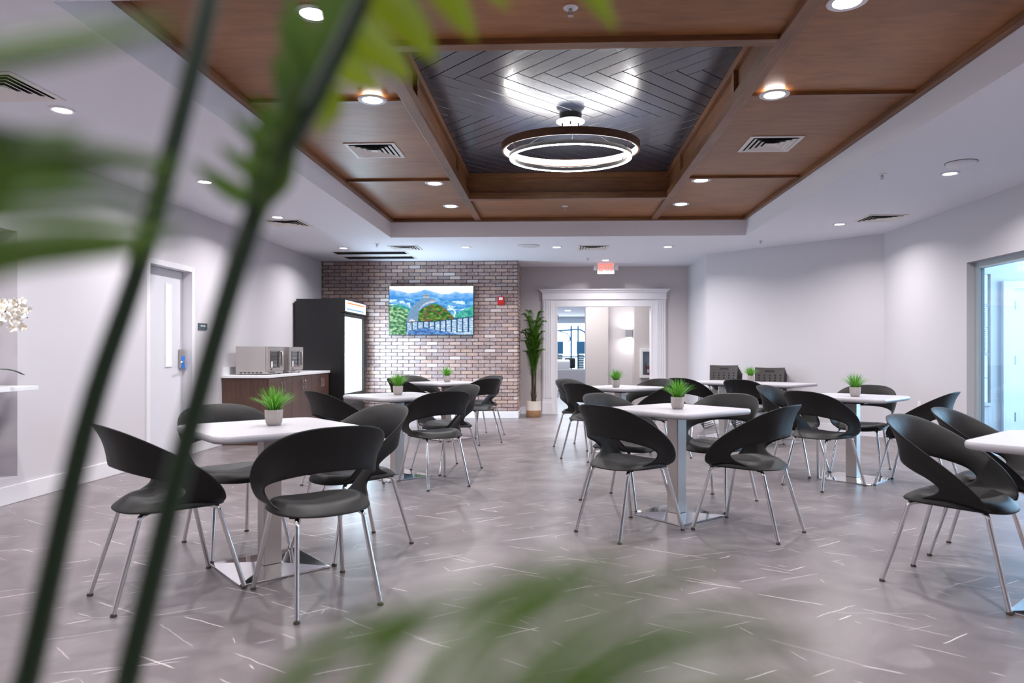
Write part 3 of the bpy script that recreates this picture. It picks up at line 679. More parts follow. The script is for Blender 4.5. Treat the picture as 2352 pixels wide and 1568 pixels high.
def picture(u, v):
    """u right, v up, both 0..1"""
    c = mixc((215, 238, 250), (255, 246, 238), (v-.7)*3+.2*fbm(u, v, 2))
    r1 = ridge(u, [(0, .94), (.1, .90), (.22, .85), (.33, .87), (.42, .93), (.5, .90), (.62, .82), (.72, .84), (.78, .88), (.86, .84), (.94, .87), (1, .86)], 1)
    if v < r1: c = mixc((150, 196, 240), (58, 138, 216), (r1-v)*7+.5*fbm(u, v, 14))
    r2 = ridge(u, [(0, .72), (.15, .73), (.3, .76), (.45, .80), (.6, .74), (.8, .68), (1, .70)], 1.3)
    if v < r2: c = mixc((130, 190, 232), (40, 126, 200), .5+1.0*fbm(u, v, 13)); 
    if v < r2 and (u < .25 or .66 < u < .9) and v > .5 and fbm(u+3, v*1.5, 9)+.25*fbm(u, v, 30) > .12: c = (206, 232, 244)
    r3 = ridge(u, [(0, .60), (.12, .63), (.2, .56), (.4, .5), (.52, .66), (.6, .56), (.72, .40), (.8, .42), (.88, .5), (1, .62)], 1.3)
    if v < r3: c = mixc((30, 140, 130), (110, 196, 176), .5+1.0*fbm(u, v, 14))
    if abs(u-(.77-(v-.45)*.3+.02*sin(v*30))) < .007+.03*(v-.36) and .36 < v < .60: c = (214, 234, 236)
    # near green hill
    hx = 1-((u-.53)/.26)**2
    if hx > 0 and v < .30+.33*hx and v > .18:
        q = fbm(u, v, 22); c = mixc((24, 80, 34), (120, 160, 60), .5+1.2*q)
        if fbm(u+5, v, 15) > .25: c = (120, 84, 60)
    if u < .22 and v < .62-.5*u+.06*fbm(u, v, 9):
        c = mixc((30, 100, 60), (170, 210, 160), .5+1.2*fbm(u, v, 22))
    # curved rampart climbing from lower left to the watch tower
    for t in [k/60 for k in range(61)]:
        px = .24+(.50-.24)*t**.9*1.0-.10*sin(pi*t)*.75; py = .25+(.70-.25)*(1-(1-t)**1.9); wd = .070-.045*t
        if (u-px-.03)**2+((v-py)*.62)**2 < wd**2:
            e_ = sqrt((u-px-.03)**2+((v-py)*.62)**2)/wd; left = u < px+.03 or v > py
            c = (238, 230, 220) if e_ < .62 else ((120, 150, 190) if left else (206, 204, 210))
            if left and .62 < e_ < .70: c = (60, 84, 120)
            if left and e_ > .86 and (atan2(v-py, u-px)*9+t*46) % 1 < .4: c = (66, 128, 150)
            c = mixc(c, (150, 170, 200), .25+.5*fbm(u, v, 26))
            break
    if .40 < u < .48 and .74 < v < .83: c = (196, 216, 228) if int(v*70) % 2 else (60, 78, 110)
    # parapet along the bottom
    top = .27+.03*sin(u*3)-.02+max(0, u-.55)*.27
    if u > .2 and v < top:
        c = mixc((150, 190, 224), (226, 240, 250), .5+fbm(u, v, 30))
        k = (u*1.0)*15; fr_ = k-int(k)
        if v > top-.02: c = (34, 60, 96)
        elif fr_ < .16+.1*u and v > .05: c = (40, 74, 120)
        elif (v*30+fbm(u, v, 8)) % 1 < .28: c = (86, 124, 168)
    if u > .22 and v < .15-abs(u-.42)*.35: c = mixc((44, 86, 150), (110, 156, 210), .5+fbm(u, v, 20))
    return c
NX, NY = 300, 170
me = bpy.data.meshes.new('screen'); vs = []; fs = []
for j in range(NY+1):
    for i in range(NX+1): vs.append((-.733+1.466*i/NX, -.0135, -.421+.845*j/NY))
for j in range(NY):
    for i in range(NX): a = j*(NX+1)+i; fs.append((a, a+1, a+NX+2, a+NX+1))
me.from_pydata(vs, [], fs); ca = me.color_attributes.new('Col', 'FLOAT_COLOR', 'POINT')
cols = []
for j in range(NY+1):
    for i in range(NX+1):
        c = picture(i/NX, j/NY); c = lin([min(1, max(0, q/255)) for q in c]); cols += [c[0], c[1], c[2], 1.0]
ca.data.foreach_set('color', cols); link('screen', me, 'screen_picture', tv)

t = thing('fire_alarm', 'red fire alarm strobe on the brick wall right of the television', 'alarm', (-.955, 12.045, 2.045))
MB().box(-.06, 0, -.072, .06, .055, .072).build('housing', 'alarm_red', t, bevel=.012)
MB().box(-.032, -.012, .010, .032, 0, .055).build('strobe_lens', 'vent_white', t, bevel=.006)
MB().box(-.035, -.008, -.055, .035, 0, -.010).build('sounder', 'alarm_red', t, bevel=.004)
t = thing('room_sign', 'small slate room sign with white lettering on the wall right of the white door', 'sign', (-4.12, 7.965, 1.447))
MB().box(0, -.10, -.037, .012, .10, .037).build('plate', 'sign_slate', t, bevel=.002)
text('KITCHEN', .026, 'sign_text', t, (.0125, .0, .005), (pi/2, 0, pi/2), ext=.0005)
t = thing('wall_outlet', 'white outlet plate low on the plain right wall behind the chairs', 'outlet', (4.42, 8.65, .49))
MB().box(-.006, -.036, -.06, 0, .036, .06).build('plate', 'white_trim', t, bevel=.002)
for z in (-.025, .025): MB().box(-.008, -.016, z-.014, -.0062, .016, z+.014).build('socket', 'vent_white', t)

# hall: sconce and extinguisher cabinet
t = thing('wall_sconce', 'small square up and down wall light in the hall beyond the doorway', 'light', (1.60, 15.6, 1.57))
MB().box(-.05, -.10, -.09, .09, 0, .09).build('body', 'sconce_metal', t, bevel=.004)
MB().box(-.04, -.09, .0905, .08, -.01, .092).build('upper_lens', 'lamp_lens', t); MB().box(-.04, -.09, -.092, .08, -.01, -.0905).build('lower_lens', 'lamp_lens', t)
area('sconce_up', (1.62, 15.54, 1.68), (pi, 0, 0), .1, .1, 3.5, (1, .98, .95)); area('sconce_down', (1.62, 15.54, 1.46), (0, 0, 0), .1, .1, 3.5, (1, .98, .95))
t = thing('extinguisher_cabinet', 'white wall cabinet with a window in the hall behind the doorway edge', 'cabinet', (1.965, 15.2, .92))
m = MB(); a, b = .15, .32
for (x0, z0, x1, z1) in ((-a, -b, a, -b+.06), (-a, b-.075, a, b), (-a, -b+.06, -a+.055, b-.075), (a-.055, -b+.06, a, b-.075)): m.box(x0, -.12, z0, x1, 0, z1)
m.build('frame', 'cabinet_white', t, bevel=.004)
MB().box(-a+.05, -.004, -b+.05, a-.05, -.001, b-.07).build('back_panel', 'sconce_metal', t)
MB().box(-a+.055, -.112, -b+.06, a-.055, -.109, b-.075).build('window_pane', 'pane_glass', t)
e = thing('fire_extinguisher', 'small fire extinguisher with black hose inside the white hall cabinet', 'extinguisher', (1.985, 15.14, .662))
MB().lathe([(.034, 0), (.038, .01), (.038, .16), (.03, .19), (.010, .2)], 16).build('cylinder', 'extinguisher_red', e, smooth=True)
MB().box(-.022, -.0395, .05, .022, -.034, .12).build('label_plate', 'white_trim', e)
MB().tube([(0, 0, .2), (0, 0, .27)], .009).tube([(0, 0, .27), (.03, 0, .285)], .005).build('valve', 'steel_matte', e)
MB().tube(cr([(0, 0, .26), (-.03, 0, .27), (-.045, 0, .2), (-.035, 0, .1)], 12), .006, 8).build('hose', 'rubber', e, smooth=True)

# ================================================================ FURNITURE ALONG THE LEFT WALL
CABX = -3.53
doorm = None
for i, lab in enumerate(('wood-grain base cabinet at the near end of the counter', 'middle wood-grain base cabinet with two doors under the white worktop', 'wood-grain base cabinet with two doors at the far end beside the black cooler')):
    y0 = 8.44+i*.755; y1 = y0+.753
    t = thing('base_cabinet', lab, 'cabinet', (-3.82, (y0+y1)/2, 0), 0, 'base cabinets of the microwave counter')
    h = (y1-y0)/2
    MB().box(-.29, -h, .0, .27, h, .828).build('body', 'cabinet_laminate', t)
    for s in (-1, 1):
        ya, yb = (-h+.002, -.0015) if s < 0 else (.0015, h-.002)
        d = MB().box(.271, ya, .08, .290, yb, .822).build('door', 'cabinet_laminate', t, bevel=.0015)
        y = s*.045
        MB().tube([(.290, y, .76), (.318, y, .76), (.324, y, .752), (.324, y, .648), (.318, y, .64), (.290, y, .64)], .0045, 8).build('handle', 'chrome', d, smooth=True)
wt = MB().box(-4.118, 8.41, .83, -3.515, 10.725, .865).build('worktop', 'counter_white', bevel=.004); tag(wt, 'white worktop over the wood-grain cabinets on the left', 'worktop')
bs = MB().box(-4.118, 8.43, .866, -4.100, 10.72, .965).build('backsplash', 'counter_white'); tag(bs, 'low white backsplash on the wall behind the microwaves', 'backsplash')

def microwave(y, lab):
    t = thing('microwave', lab, 'microwave', (-3.79, y, .865), 0, 'steel microwaves on the counter')
    W, D, Hh = .255, .205, .355
    MB().box(-D, -W, .04, D-.03, W, Hh).build('body', 'steel_matte', t, bevel=.003)
    m = MB().box(-D, -W+.005, .012, D-.01, W-.005, .04); b = m.build('base', 'steel_matte', t)
    for i in range(6): MB().box(-D+.05+i*.05, -W+.0035, .019, -D+.083+i*.05, -W+.0048, .033).build('vent_slot', 'vent_dark', b)
    for i in range(5): MB().box(D-.0098, -W+.07+i*.035, .019, D-.0090, -W+.093+i*.035, .033).build('vent_slot', 'vent_dark', b)
    for sx in (-1, 1):
        for sy in (-1, 1): MB().lathe([(.014, 0), (.012, .012)], 12, (sx*.16, sy*.21, 0)).build('foot', 'rubber', t)
    d = MB().box(D-.028, -W, .045, D, W, Hh).build('front_panel', 'steel_matte', t, bevel=.004)
    MB().box(D+.0002, -W+.075, .085, D+.004, W-.13, Hh-.055).build('window', 'dark_glass', d, bevel=.001)
    MB().box(D+.0002, W-.10, .09, D+.004, W-.03, Hh-.06).build('key_pad', 'dark_glass', d, bevel=.001)
    MB().box(D+.0042, -W+.085, .09, D+.005, -W+.135, .165).build('sticker', 'white_trim', d)
    MB().box(D+.0005, -W+.08, .056, D+.0015, -W+.13, .072).build('nameplate', 'tv_black', d)
    MB().tube([(D, W-.135, .10), (D+.035, W-.135, .10), (D+.035, W-.135, .29), (D, W-.135, .29)], .009, 10).build('handle', 'steel_matte', t, smooth=True)
microwave(8.80, 'steel microwave on the white counter, the nearer of the pair'); microwave(9.50, 'steel microwave on the white counter, the farther one next to the cooler')

t = thing('drinks_cooler', 'tall black drinks cooler with a glowing glass door against the brick wall', 'cooler', (-3.68, 11.345, 0))
W, D = .605, .38
m = MB().box(-D, -W, .06, D-.05, W, 1.985); m.box(-D, -W, .0, D-.08, W, .06); m.build('body', 'fridge_black', t, bevel=.004)
MB().box(-D-.03, -W+.02, 1.0, -D, W-.02, 1.95).build('rear_panel', 'fridge_black', t)
m = MB(); x0, x1 = D-.05, D
m.box(x0, -W, .45, x1, -W+.04, 1.76).box(x0, W-.10, .45, x1, W, 1.76).box(x0, -W+.04, .45, x1, W-.10, .50).box(x0, -W+.04, 1.71, x1, W-.10, 1.76)
m.build('door', 'fridge_black', t)
MB().box(x0+.0, -W+.04, .50, x0+.012, W-.10, 1.71).build('door_glass', 'fridge_glow', t)
MB().box(x0, -W, .06, x1-.01, W, .44).build('lower_panel', 'fridge_black', t, bevel=.004)
gr = MB()
for i in range(7): gr.box(x1-.01, -W+.08, .10+i*.032, x1-.002, W-.08, .115+i*.032)
gr.build('grille', 'dark_metal', t)
hd = MB().box(x0, -W, 1.77, x1+.01, W, 1.985).build('header', 'fridge_black', t, bevel=.004)
MB().box(x1+.0102, -W+.03, 1.795, x1+.012, W-.03, 1.965).build('header_sign', 'fridge_sign', hd)
MB().box(x1+.0122, -W+.12, 1.915, x1+.0135, W-.10, 1.94).build('orange_stripe', 'fridge_orange', hd)
MB().box(x1+.0122, -W+.08, 1.82, x1+.0135, W-.14, 1.845).build('blue_stripe', 'fridge_blue', hd)
MB().tube([(x1, W-.06, .80), (x1+.04, W-.06, .82), (x1+.04, W-.06, 1.3), (x1, W-.06, 1.32)], .009).build('handle', 'dark_metal', t)
MB().box(x1-.0095, W-.09, .30, x1-.006, W-.02, .42).build('sticker', 'white_trim', t)
area('cooler_glow', (-3.28, 11.3, 1.1), (0, radians(-90), 0), 1.15, 1.0, 60, (.55, .8, 1.0))

# niche shelf with an orchid
sh = MB().box(-4.268, 3.92, .865, -3.84, 5.03, .897).build('wall_shelf', 'counter_white', bevel=.003); tag(sh, 'white shelf projecting from the niche at the left edge', 'shelf')
oc = thing('potted_orchid', 'white orchid on the shelf at the left edge of the picture', 'plant', (-4.0, 4.72, .897))
MB().lathe([(.045, 0), (.06, .05), (.065, .11), (.058, .12), (.05, .11)], 24).build('pot', 'counter_white', oc, smooth=True)
stem = cr([(0, 0, .1), (.02, .03, .35), (.05, .10, .52), (.08, .2, .56), (.10, .28, .50)], 20)
MB().tube([tuple(p) for p in stem], .004, 6).build('stem', 'palm_stem', oc)
for a, ln in ((.2, .26), (1.9, .22), (3.6, .24), (1.2, .25)):
    rows = []
    for i in range(8):
        s = i/7; wd = .032*sin(pi*min(1, s*.9+.1)); q = Vector((cos(a), sin(a), 0)); side = Vector((-sin(a), cos(a), 0)); c_ = q*ln*s+Vector((0, 0, .11+.10*s-.12*s*s))
        rows.append([c_-side*wd, c_+Vector((0, 0, -.006)), c_+side*wd])
    MB().grid(rows).build('leaf', 'palm_stem', oc, smooth=True)
rnd = random.Random(3)
pet = None
for i in range(30):
    p = stem[8+i % 10]+Vector((rnd.uniform(-.05, .07), rnd.uniform(-.07, .05), rnd.uniform(-.10, .07)))
    m = MB()
    for k in range(5):
        a = 2*pi*k/5+.3; u = Vector((.35, cos(a), sin(a))); w_ = Vector((0, -sin(a), cos(a))); L_ = .038
        b = len(m.v); m.v += [tuple(q) for q in (Vector((0, 0, 0)), u*L_*.55+w_*.017, u*L_, u*L_*.55-w_*.017, u*L_*.5+Vector((.006, 0, 0)))]; m.f += [(b, b+1, b+4), (b+1, b+2, b+4), (b+2, b+3, b+4), (b+3, b, b+4)]
    o = m.build('flower', 'petal', oc, smooth=True); o.location = p; o.rotation_euler = (rnd.uniform(-.5, .5), rnd.uniform(-.4, .4), rnd.uniform(-1.4, .2))
    MB().lathe([(.001, -.005), (.006, 0), (.001, .007)], 8).build('flower_core', 'petal_core', o)

# ================================================================ TABLES
def make_table():
    t = thing('cafe_table', '', 'table')
    n = 10; r = .085; h = .381; poly = []
    for cxx, cyy, a0 in ((h-r, h-r, 0), (-h+r, h-r, 90), (-h+r, -h+r, 180), (h-r, -h+r, 270)):
        for i in range(n+1): a = radians(a0+90*i/n); poly.append((cxx+r*cos(a), cyy+r*sin(a)))
    m = MB(); N = len(poly)
    def off(s, z): return [(x*s, y*s, z) for x, y in poly]
    prof = [(.90, .712), (.975, .715), (.993, .722), (1.0, .732), (.997, .744), (.985, .75)]
    for s, z in prof: m.v += off(s, z)
    m.f.append(tuple(reversed(range(N)))); m.f.append(tuple((len(prof)-1)*N+i for i in range(N)))
    for k in range(len(prof)-1):
        for i in range(N): j = (i+1) % N; m.f.append((k*N+i, k*N+j, (k+1)*N+j, (k+1)*N+i))
    m.build('tabletop', 'table_white', t, smooth=True)
    MB().box(-.048, -.048, .022, .048, .048, .69).build('column', 'brushed_steel', t, bevel=.006)
    MB().box(-.15, -.15, .69, .15, .15, .712).build('top_bracket', 'dark_metal', t)
    m = MB(); q = .236
    m.v = [(-q, -q, 0.0), (q, -q, 0), (q, q, 0), (-q, q, 0), (-q, -q, .009), (q, -q, .009), (q, q, .009), (-q, q, .009), (-.06, -.06, .022), (.06, -.06, .022), (.06, .06, .022), (-.06, .06, .022)]
    m.f = [(3, 2, 1, 0), (8, 9, 10, 11)]+[(i, (i+1) % 4, 4+(i+1) % 4, 4+i) for i in range(4)]+[(4+i, 4+(i+1) % 4, 8+(i+1) % 4, 8+i) for i in range(4)]
    m.build('base_plate', 'polished_steel', t, bevel=.003)
    return t
TB = [(-1.528, 3.664, -2, 'square white pedestal table, the nearest one on the left', 1), (-1.469, 6.398, 0, 'square white pedestal table in the middle of the left row', 1), (-1.459, 9.23, 1, 'square white pedestal table farthest back on the left, under the television', 1),
      (.739, 8.035, 0, 'square white pedestal table in front of the cased doorway', 1), (.849, 4.937, -5, 'square white pedestal table nearest in the right half of the room', 1), (2.28, 9.595, 0, 'white pedestal table directly in front of the stacked grey chairs', 1),
      (2.832, 9.036, 0, 'white pedestal table without a plant, touching the one by the stacked chairs', 0), (2.684, 6.409, 2, 'square white pedestal table near the plain wall on the right', 1), (2.311, 3.122, -2, 'white pedestal table cut off by the right edge of the picture', 0)]
t0 = make_table()
for i, (x, y, a, lab, pot) in enumerate(TB):
    if i == 0: t0.location = (x, y, 0); t0.rotation_euler.z = radians(a+45); t0['label'] = lab; t0['group'] = 'square white cafe tables'
    else: dup(t0, (x, y, 0), radians(a+45), lab, 'square white cafe tables')
# grass pots
def make_pot():
    t = thing('potted_grass', '', 'plant'); prof = [(.030, 0), (.036, .004), (.042, .018), (.0455, .045), (.047, .082), (.0455, .085), (.042, .082), (.041, .072)]
    m = MB(); n = 60; m.lathe(prof, n, capt=False)
    for k in range(len(prof)):
        for i in range(n):
            if 1 < k < 5 and i % 2: v = m.v[k*n+i]; m.v[k*n+i] = (v[0]*.975, v[1]*.975, v[2])
    m.build('pot', 'pot_concrete', t, smooth=True); MB().lathe([(.041, .070), (.001, .074)], 24, capb=False, capt=False).build('soil', 'soil', t)
    r = random.Random(5); m = MB()
    for i in range(170):
        a = r.uniform(0, 2*pi); lean = r.uniform(0, 1)**.8; hgt = r.uniform(.120, .165)*(1-.30*lean); out = .02+.100*lean; b0 = Vector((cos(a), sin(a), 0))*r.uniform(.004, .032); d = Vector((cos(a), sin(a), 0)); s = Vector((-sin(a), cos(a), 0)); w_ = r.uniform(.002, .0034); rows = []
        for k in range(6):
            q = k/5; p = b0+d*out*q**1.6+Vector((0, 0, .07+hgt*(q-.25*lean*q*q))); ww = w_*(1-q**2)*(.7+.9*q)+.0002; rows.append([p-s*ww, p+d*.0006, p+s*ww])
        m.grid(rows)
    g_ = m.build('grass', 'grass_blade', t, smooth=True); g_['kind'] = 'stuff'
    return t
pots = [(-1.52, 3.70, 'grass plant in a grey ribbed pot on the nearest left table'), (-1.465, 6.41, 'grass plant in a grey ribbed pot on the middle table of the left row'), (-1.452, 9.25, 'grass plant in a grey ribbed pot on the table under the television'), (.68, 7.92, 'grass plant in a grey ribbed pot on the table in front of the doorway'),
        (.845, 4.88, 'grass plant in a grey ribbed pot on the nearest table in the right half'), (2.62, 9.50, 'grass plant in a grey ribbed pot between the two stacks of grey chairs'), (2.67, 6.33, 'grass plant in a grey ribbed pot on the table near the plain right wall')]
p0 = make_pot()
for i, (x, y, lab) in enumerate(pots):
    if i == 0: p0.location = (x, y, .75); p0['label'] = lab; p0['group'] = 'potted grass on the tables'
    else: dup(p0, (x, y, .75), i*1.3, lab, 'potted grass on the tables')

# ================================================================ SHELL CHAIRS (forward = +y)
def make_chair():
    t = thing('shell_chair', '', 'chair')
    # seat: dished disc with turned-down rear and front lips
    rows = []; nA = 40; rs = [.02, .25, .45, .60, .72, .82, .90, .96, 1.02]
    vs, fs = [], []
    for k, r in enumerate(rs):
        for i in range(nA):
            a = 2*pi*i/nA; ca_, sa = cos(a), sin(a); e = .82
            X = .222*(abs(ca_)**e)*(1 if ca_ > 0 else -1)*r; Y = (.240 if sa > 0 else .222)*(abs(sa)**e)*(1 if sa > 0 else -1)*r
            ra, sd = max(0, -sa)**1.5, abs(ca_)**2; fr_ = max(0, sa)**1.5
            tt = ra+sd+fr_; rc = (.62*ra+.88*sd+.80*fr_)/tt; zc = (.464*ra+.472*sd+.449*fr_)/tt; ze = (.418*ra+.424*sd+.404*fr_)/tt
            z = .438+(zc-.438)*(r/rc)**2 if r < rc else zc-(zc-ze)*((r-rc)/(1.02-rc))**1.4
            vs.append((X, Y-.005, z))
    for k in range(len(rs)-1):
        for i in range(nA): j = (i+1) % nA; fs.append((k*nA+i, k*nA+j, (k+1)*nA+j, (k+1)*nA+i))
    fs.append(tuple(range(nA)))
    link('seat', shell(vs, fs, .010, 1, 'seat'), 'black_plastic', t)
    # back: band that wraps round and runs down into the seat sides
    U = [(0, -.302, .825), (.11, -.288, .820), (.200, -.240, .796), (.256, -.160, .750), (.283, -.060, .688), (.287, .04, .620), (.275, .115, .555), (.252, .165, .497), (.222, .188, .452), (.175, .195, .424)]
    Lw = [(0, -.238, .615), (.10, -.228, .611), (.178, -.190, .597), (.228, -.125, .575), (.249, -.060, .552), (.250, -.020, .528), (.242, -.004, .504), (.231, -.028, .480), (.216, -.083, .455), (.178, -.125, .434)]
    n = 29; uu, ll = cr(U, n), cr(Lw, n); vs, fs = [], []; nv = 5
    cols_ = []
    for k in range(-n+1, n):
        s = 1 if k >= 0 else -1; a, b = uu[abs(k)], ll[abs(k)]; col_ = []
        for v in range(nv):
            q = v/(nv-1); p = a*(1-q)+b*q; nrm = Vector((p.x, p.y+.02, 0)); nrm = nrm.normalized() if nrm.length > .01 else Vector((0, -1, 0))
            f_ = abs(k)/(n-1); p = p-nrm*.014*sin(pi*q)*(1-f_**2)
            p = p+nrm*.012*max(0, .22-q)/.22*(1-f_); col_.append((s*p.x, p.y, p.z))
        cols_.append(col_)
    for c_ in cols_: vs += c_
    for i in range(len(cols_)-1):
        for j in range(nv-1): a = i*nv+j; fs.append((a, a+nv, a+nv+1, a+1))
    link('backrest', shell(vs, fs, .010, 1, 'backrest'), 'black_plastic', t)
    for sx, sy in ((-1, 1), (1, 1), (-1, -1), (1, -1)):
        fx, fy = (.222, .272) if sy > 0 else (.188, -.282); tx, ty = (.165, .168) if sy > 0 else (.15, -.165)
        pts = cr([(sx*.07, sy*.06, .416), (sx*.12, sy*.115, .416), (sx*tx, ty, .404), (sx*(tx+(fx-tx)*.12), ty+(fy-ty)*.12, .365)], 10)
        pts = [tuple(p) for p in pts]+[(sx*fx, fy, .012)]
        lg = MB().tube(pts, .0110, 12).build('leg', 'chrome', t, smooth=True)
        MB().lathe([(.012, 0), (.014, .002), (.014, .007), (.010, .012), (.010, .018)], 14, (sx*fx, fy, 0)).build('foot', 'rubber', lg, smooth=True)
        MB().obox((sx*.115, sy*.11, .424), Vector((sx*.055, sy*.05, 0)), Vector((-sy*.010, sx*.010, 0)), (0, 0, .010)).build('mount', 'black_plastic', lg)
    return t
CH = [(-1.858, 3.271, -42.4, 'front left of the nearest left table, closest to the left wall'), (-1.116, 3.229, 38.1, 'front right of the nearest left table, back to the viewer'), (-1.903, 4.049, -134.0, 'behind the nearest left table on its left, facing the viewer'), (-1.187, 4.037, -219.1, 'behind the nearest left table on its right'),
      (-1.853, 5.983, -42.8, 'front left of the middle left-row table, in front of the cabinets'), (-1.054, 6.034, 34.2, 'front right of the middle left-row table, back to the viewer'), (-1.063, 6.784, -221.6, 'behind the middle left-row table on its right'),
      (-1.833, 8.836, -42.8, 'front left of the table under the television'), (-1.024, 8.857, 47.2, 'front right of the table under the television'), (-1.05, 9.60, -222.8, 'behind the table under the television on its right'), (-1.863, 9.595, -132.8, 'behind the table under the television on its left'),
      (.386, 7.591, -42.8, 'front left of the table before the cased doorway'), (.31, 8.42, -132.8, 'behind the table before the cased doorway on its left'), (1.125, 7.649, 47.2, 'front right of the table before the cased doorway'), (1.104, 8.449, -222.8, 'behind the table before the cased doorway on its right'),
      (.463, 4.496, -48.0, 'front left of the nearest right-half table, back to the viewer'), (1.236, 4.526, 48.2, 'front right of the nearest right-half table, back to the viewer'), (.523, 5.344, -133.2, 'behind the nearest right-half table on its left'), (1.214, 5.331, -221.6, 'behind the nearest right-half table on its right'),
      (1.777, 9.156, -46.4, 'in front of the left stack of grey chairs'), (2.385, 8.699, -42.8, 'in front of the right stack of grey chairs'),
      (2.291, 6.093, -54.3, 'front left of the table near the plain right wall'), (3.087, 6.074, 47.2, 'front right of the table near the plain right wall'), (2.259, 6.793, -132.8, 'behind the table near the plain right wall on its left'), (2.948, 6.829, -216.3, 'behind the table near the plain right wall, facing the viewer'),
      (1.957, 3.463, -138.0, 'left of the table cut by the right edge, seen from its side'), (2.434, 3.947, -133.2, 'half hidden behind the chair at the table cut by the right edge')]
c0 = make_chair()
for i, (x, y, a, lab) in enumerate(CH):
    lab = 'black shell chair '+lab
    if i == 0: c0.location = (x, y, 0); c0.rotation_euler.z = radians(a); c0['label'] = lab; c0['group'] = 'black shell chairs round the cafe tables'
    else: dup(c0, (x, y, 0), radians(a), lab, 'black shell chairs round the cafe tables')

# ================================================================ STACKED CHAIRS WITH PERFORATED BACKS
def make_stack_chair():
    t = thing('stacking_chair', '', 'chair')
    # perforated back in local x/z, leaning backwards; forward = +y
    W = .205; xs = [-W]; zs = [.55]
    for c_ in (-.15, -.075, 0, .075, .15): xs += [c_-.009, c_+.009]
    xs.append(W)
    for c_ in (.60, .638, .676, .714): zs += [c_-.009, c_+.009]
    zs += [.765, .795, .83]
    xs2 = sorted(set(xs+[-.10, .10, -.055, .055]))
    def P(x, z): return (x*(1+.04*(z-.55)/.28), -.20-.16*(z-.55)-.035*(1-(x/W)**2), z-.006*(1-(x/W)**2)*(z-.55)/.28)
    vs = [P(x, z) for z in zs for x in xs2]; fs = []; nx = len(xs2)
    for j in range(len(zs)-1):
        for i in range(nx-1):
            xm, zm = (xs2[i]+xs2[i+1])/2, (zs[j]+zs[j+1])/2
            hole = any(abs(xm-c_) < .009 and abs(zm-d_) < .009 for c_ in (-.15, -.075, 0, .075, .15) for d_ in (.60, .638, .676, .714))
            if .765 < zm < .795 and abs(xm) < .075: hole = True
            if not hole: a = j*nx+i; fs.append((a, a+1, a+nx+1, a+nx))
    bk = shell(vs, fs, .008, 0, 'stack_back'); bk.shade_flat(); link('backrest', bk, 'stack_plastic', t)
    rows = []
    for i in range(9):
        q = i/8; y = -.20+.42*q; z = .445+.012*cos(q*pi)-.035*max(0, q-.8)/.2
        rows.append([(x*.22, y, z-.012*(1-abs(x)**2)) for x in (-1, -.6, 0, .6, 1)])
    mm = MB().grid(rows); link('seat', shell(mm.v, mm.f, .014, 1, 'stack_seat'), 'stack_plastic', t)
    for s in (-1, 1):
        pts = cr([(s*.20, -.235, .62), (s*.215, -.20, .46), (s*.225, -.16, .43), (s*.23, .14, .43), (s*.235, .20, .40), (s*.24, .21, .06), (s*.24, .19, .012), (s*.24, .10, .010), (s*.24, -.22, .010), (s*.22, -.25, .02)], 40)
        MB().tube([tuple(p) for p in pts], .0065, 8).build('side_frame', 'black_wire', t, smooth=True)
    MB().tube([(-.23, -.1, .425), (.23, -.1, .425)], .006).tube([(-.23, .12, .425), (.23, .12, .425)], .006).build('cross_rod', 'black_wire', t)
    return t
s0 = make_stack_chair(); first = True
words = ['bottom', 'second from the bottom', 'middle', 'second from the top', 'top']
for (x, y, a, nm, zs_) in ((2.53, 10.62, 150, 'left', 5), (3.13, 10.38, 152, 'right', 4)):
    for k in range(zs_):
        fx, fy = -sin(radians(a)), cos(radians(a)); z = k*.031; sh_ = k*.060
        px_, py_ = x+fx*sh_, y+fy*sh_
        lab = 'grey perforated stacking chair, %s in the %s stack by the wall' % ((words if zs_ == 5 else words[:3]+words[4:])[k], nm)
        if first: s0.location = (px_, py_, z); s0.rotation_euler.z = radians(a); s0['label'] = lab; s0['group'] = 'stacked grey chairs at the back'; first = False
        else: dup(s0, (px_, py_, z), radians(a), lab, 'stacked grey chairs at the back')

# ================================================================ PLANTS
def leaflet(m, base, mid, tip, w_, seg=7, upv=Vector((0, 0, 1))):
    pts = cr([base, mid, tip], seg); rows = []
    for k, p in enumerate(pts):
        t_ = (pts[min(k+1, seg-1)]-pts[max(k-1, 0)]).normalized(); s = t_.cross(upv); s = s.normalized() if s.length > .05 else Vector((1, 0, 0)); nn = s.cross(t_)
        q = k/(seg-1); ww = w_*.5*(min(1, .35+3*q))*(1-q**3)+.0002
        rows.append([p-s*ww+nn*ww*.35, p, p+s*ww+nn*ww*.35])
    m.grid(rows)
pt = thing('potted_palm', 'tall leafy palm in a white and tan basket between brick wall and doorway', 'plant', (-.40, 12.42, 0))
MB().lathe([(.118, 0), (.126, .01), (.130, .12)], 40, capt=False).build('basket_base', 'basket_tan', pt, smooth=True)
MB().lathe([(.130, .12), (.132, .27), (.134, .278), (.128, .28), (.124, .25)], 40, capb=False, capt=False).build('basket', 'basket_white', pt, smooth=True)
MB().lathe([(.126, .245), (.001, .25)], 24, capb=False, capt=False).build('soil', 'soil', pt)
rp = random.Random(11)
for k, (dx, dy) in enumerate(((-.02, 0), (.025, .01), (0, -.02))):
    MB().tube(cr([(dx, dy, .24), (dx*1.3, dy, .6), (dx*2, dy*2, 1.1)], 8), [.022, .02, .018, .016, .014, .012, .011, .010], 10).build('trunk', 'palm_trunk', pt, smooth=True)
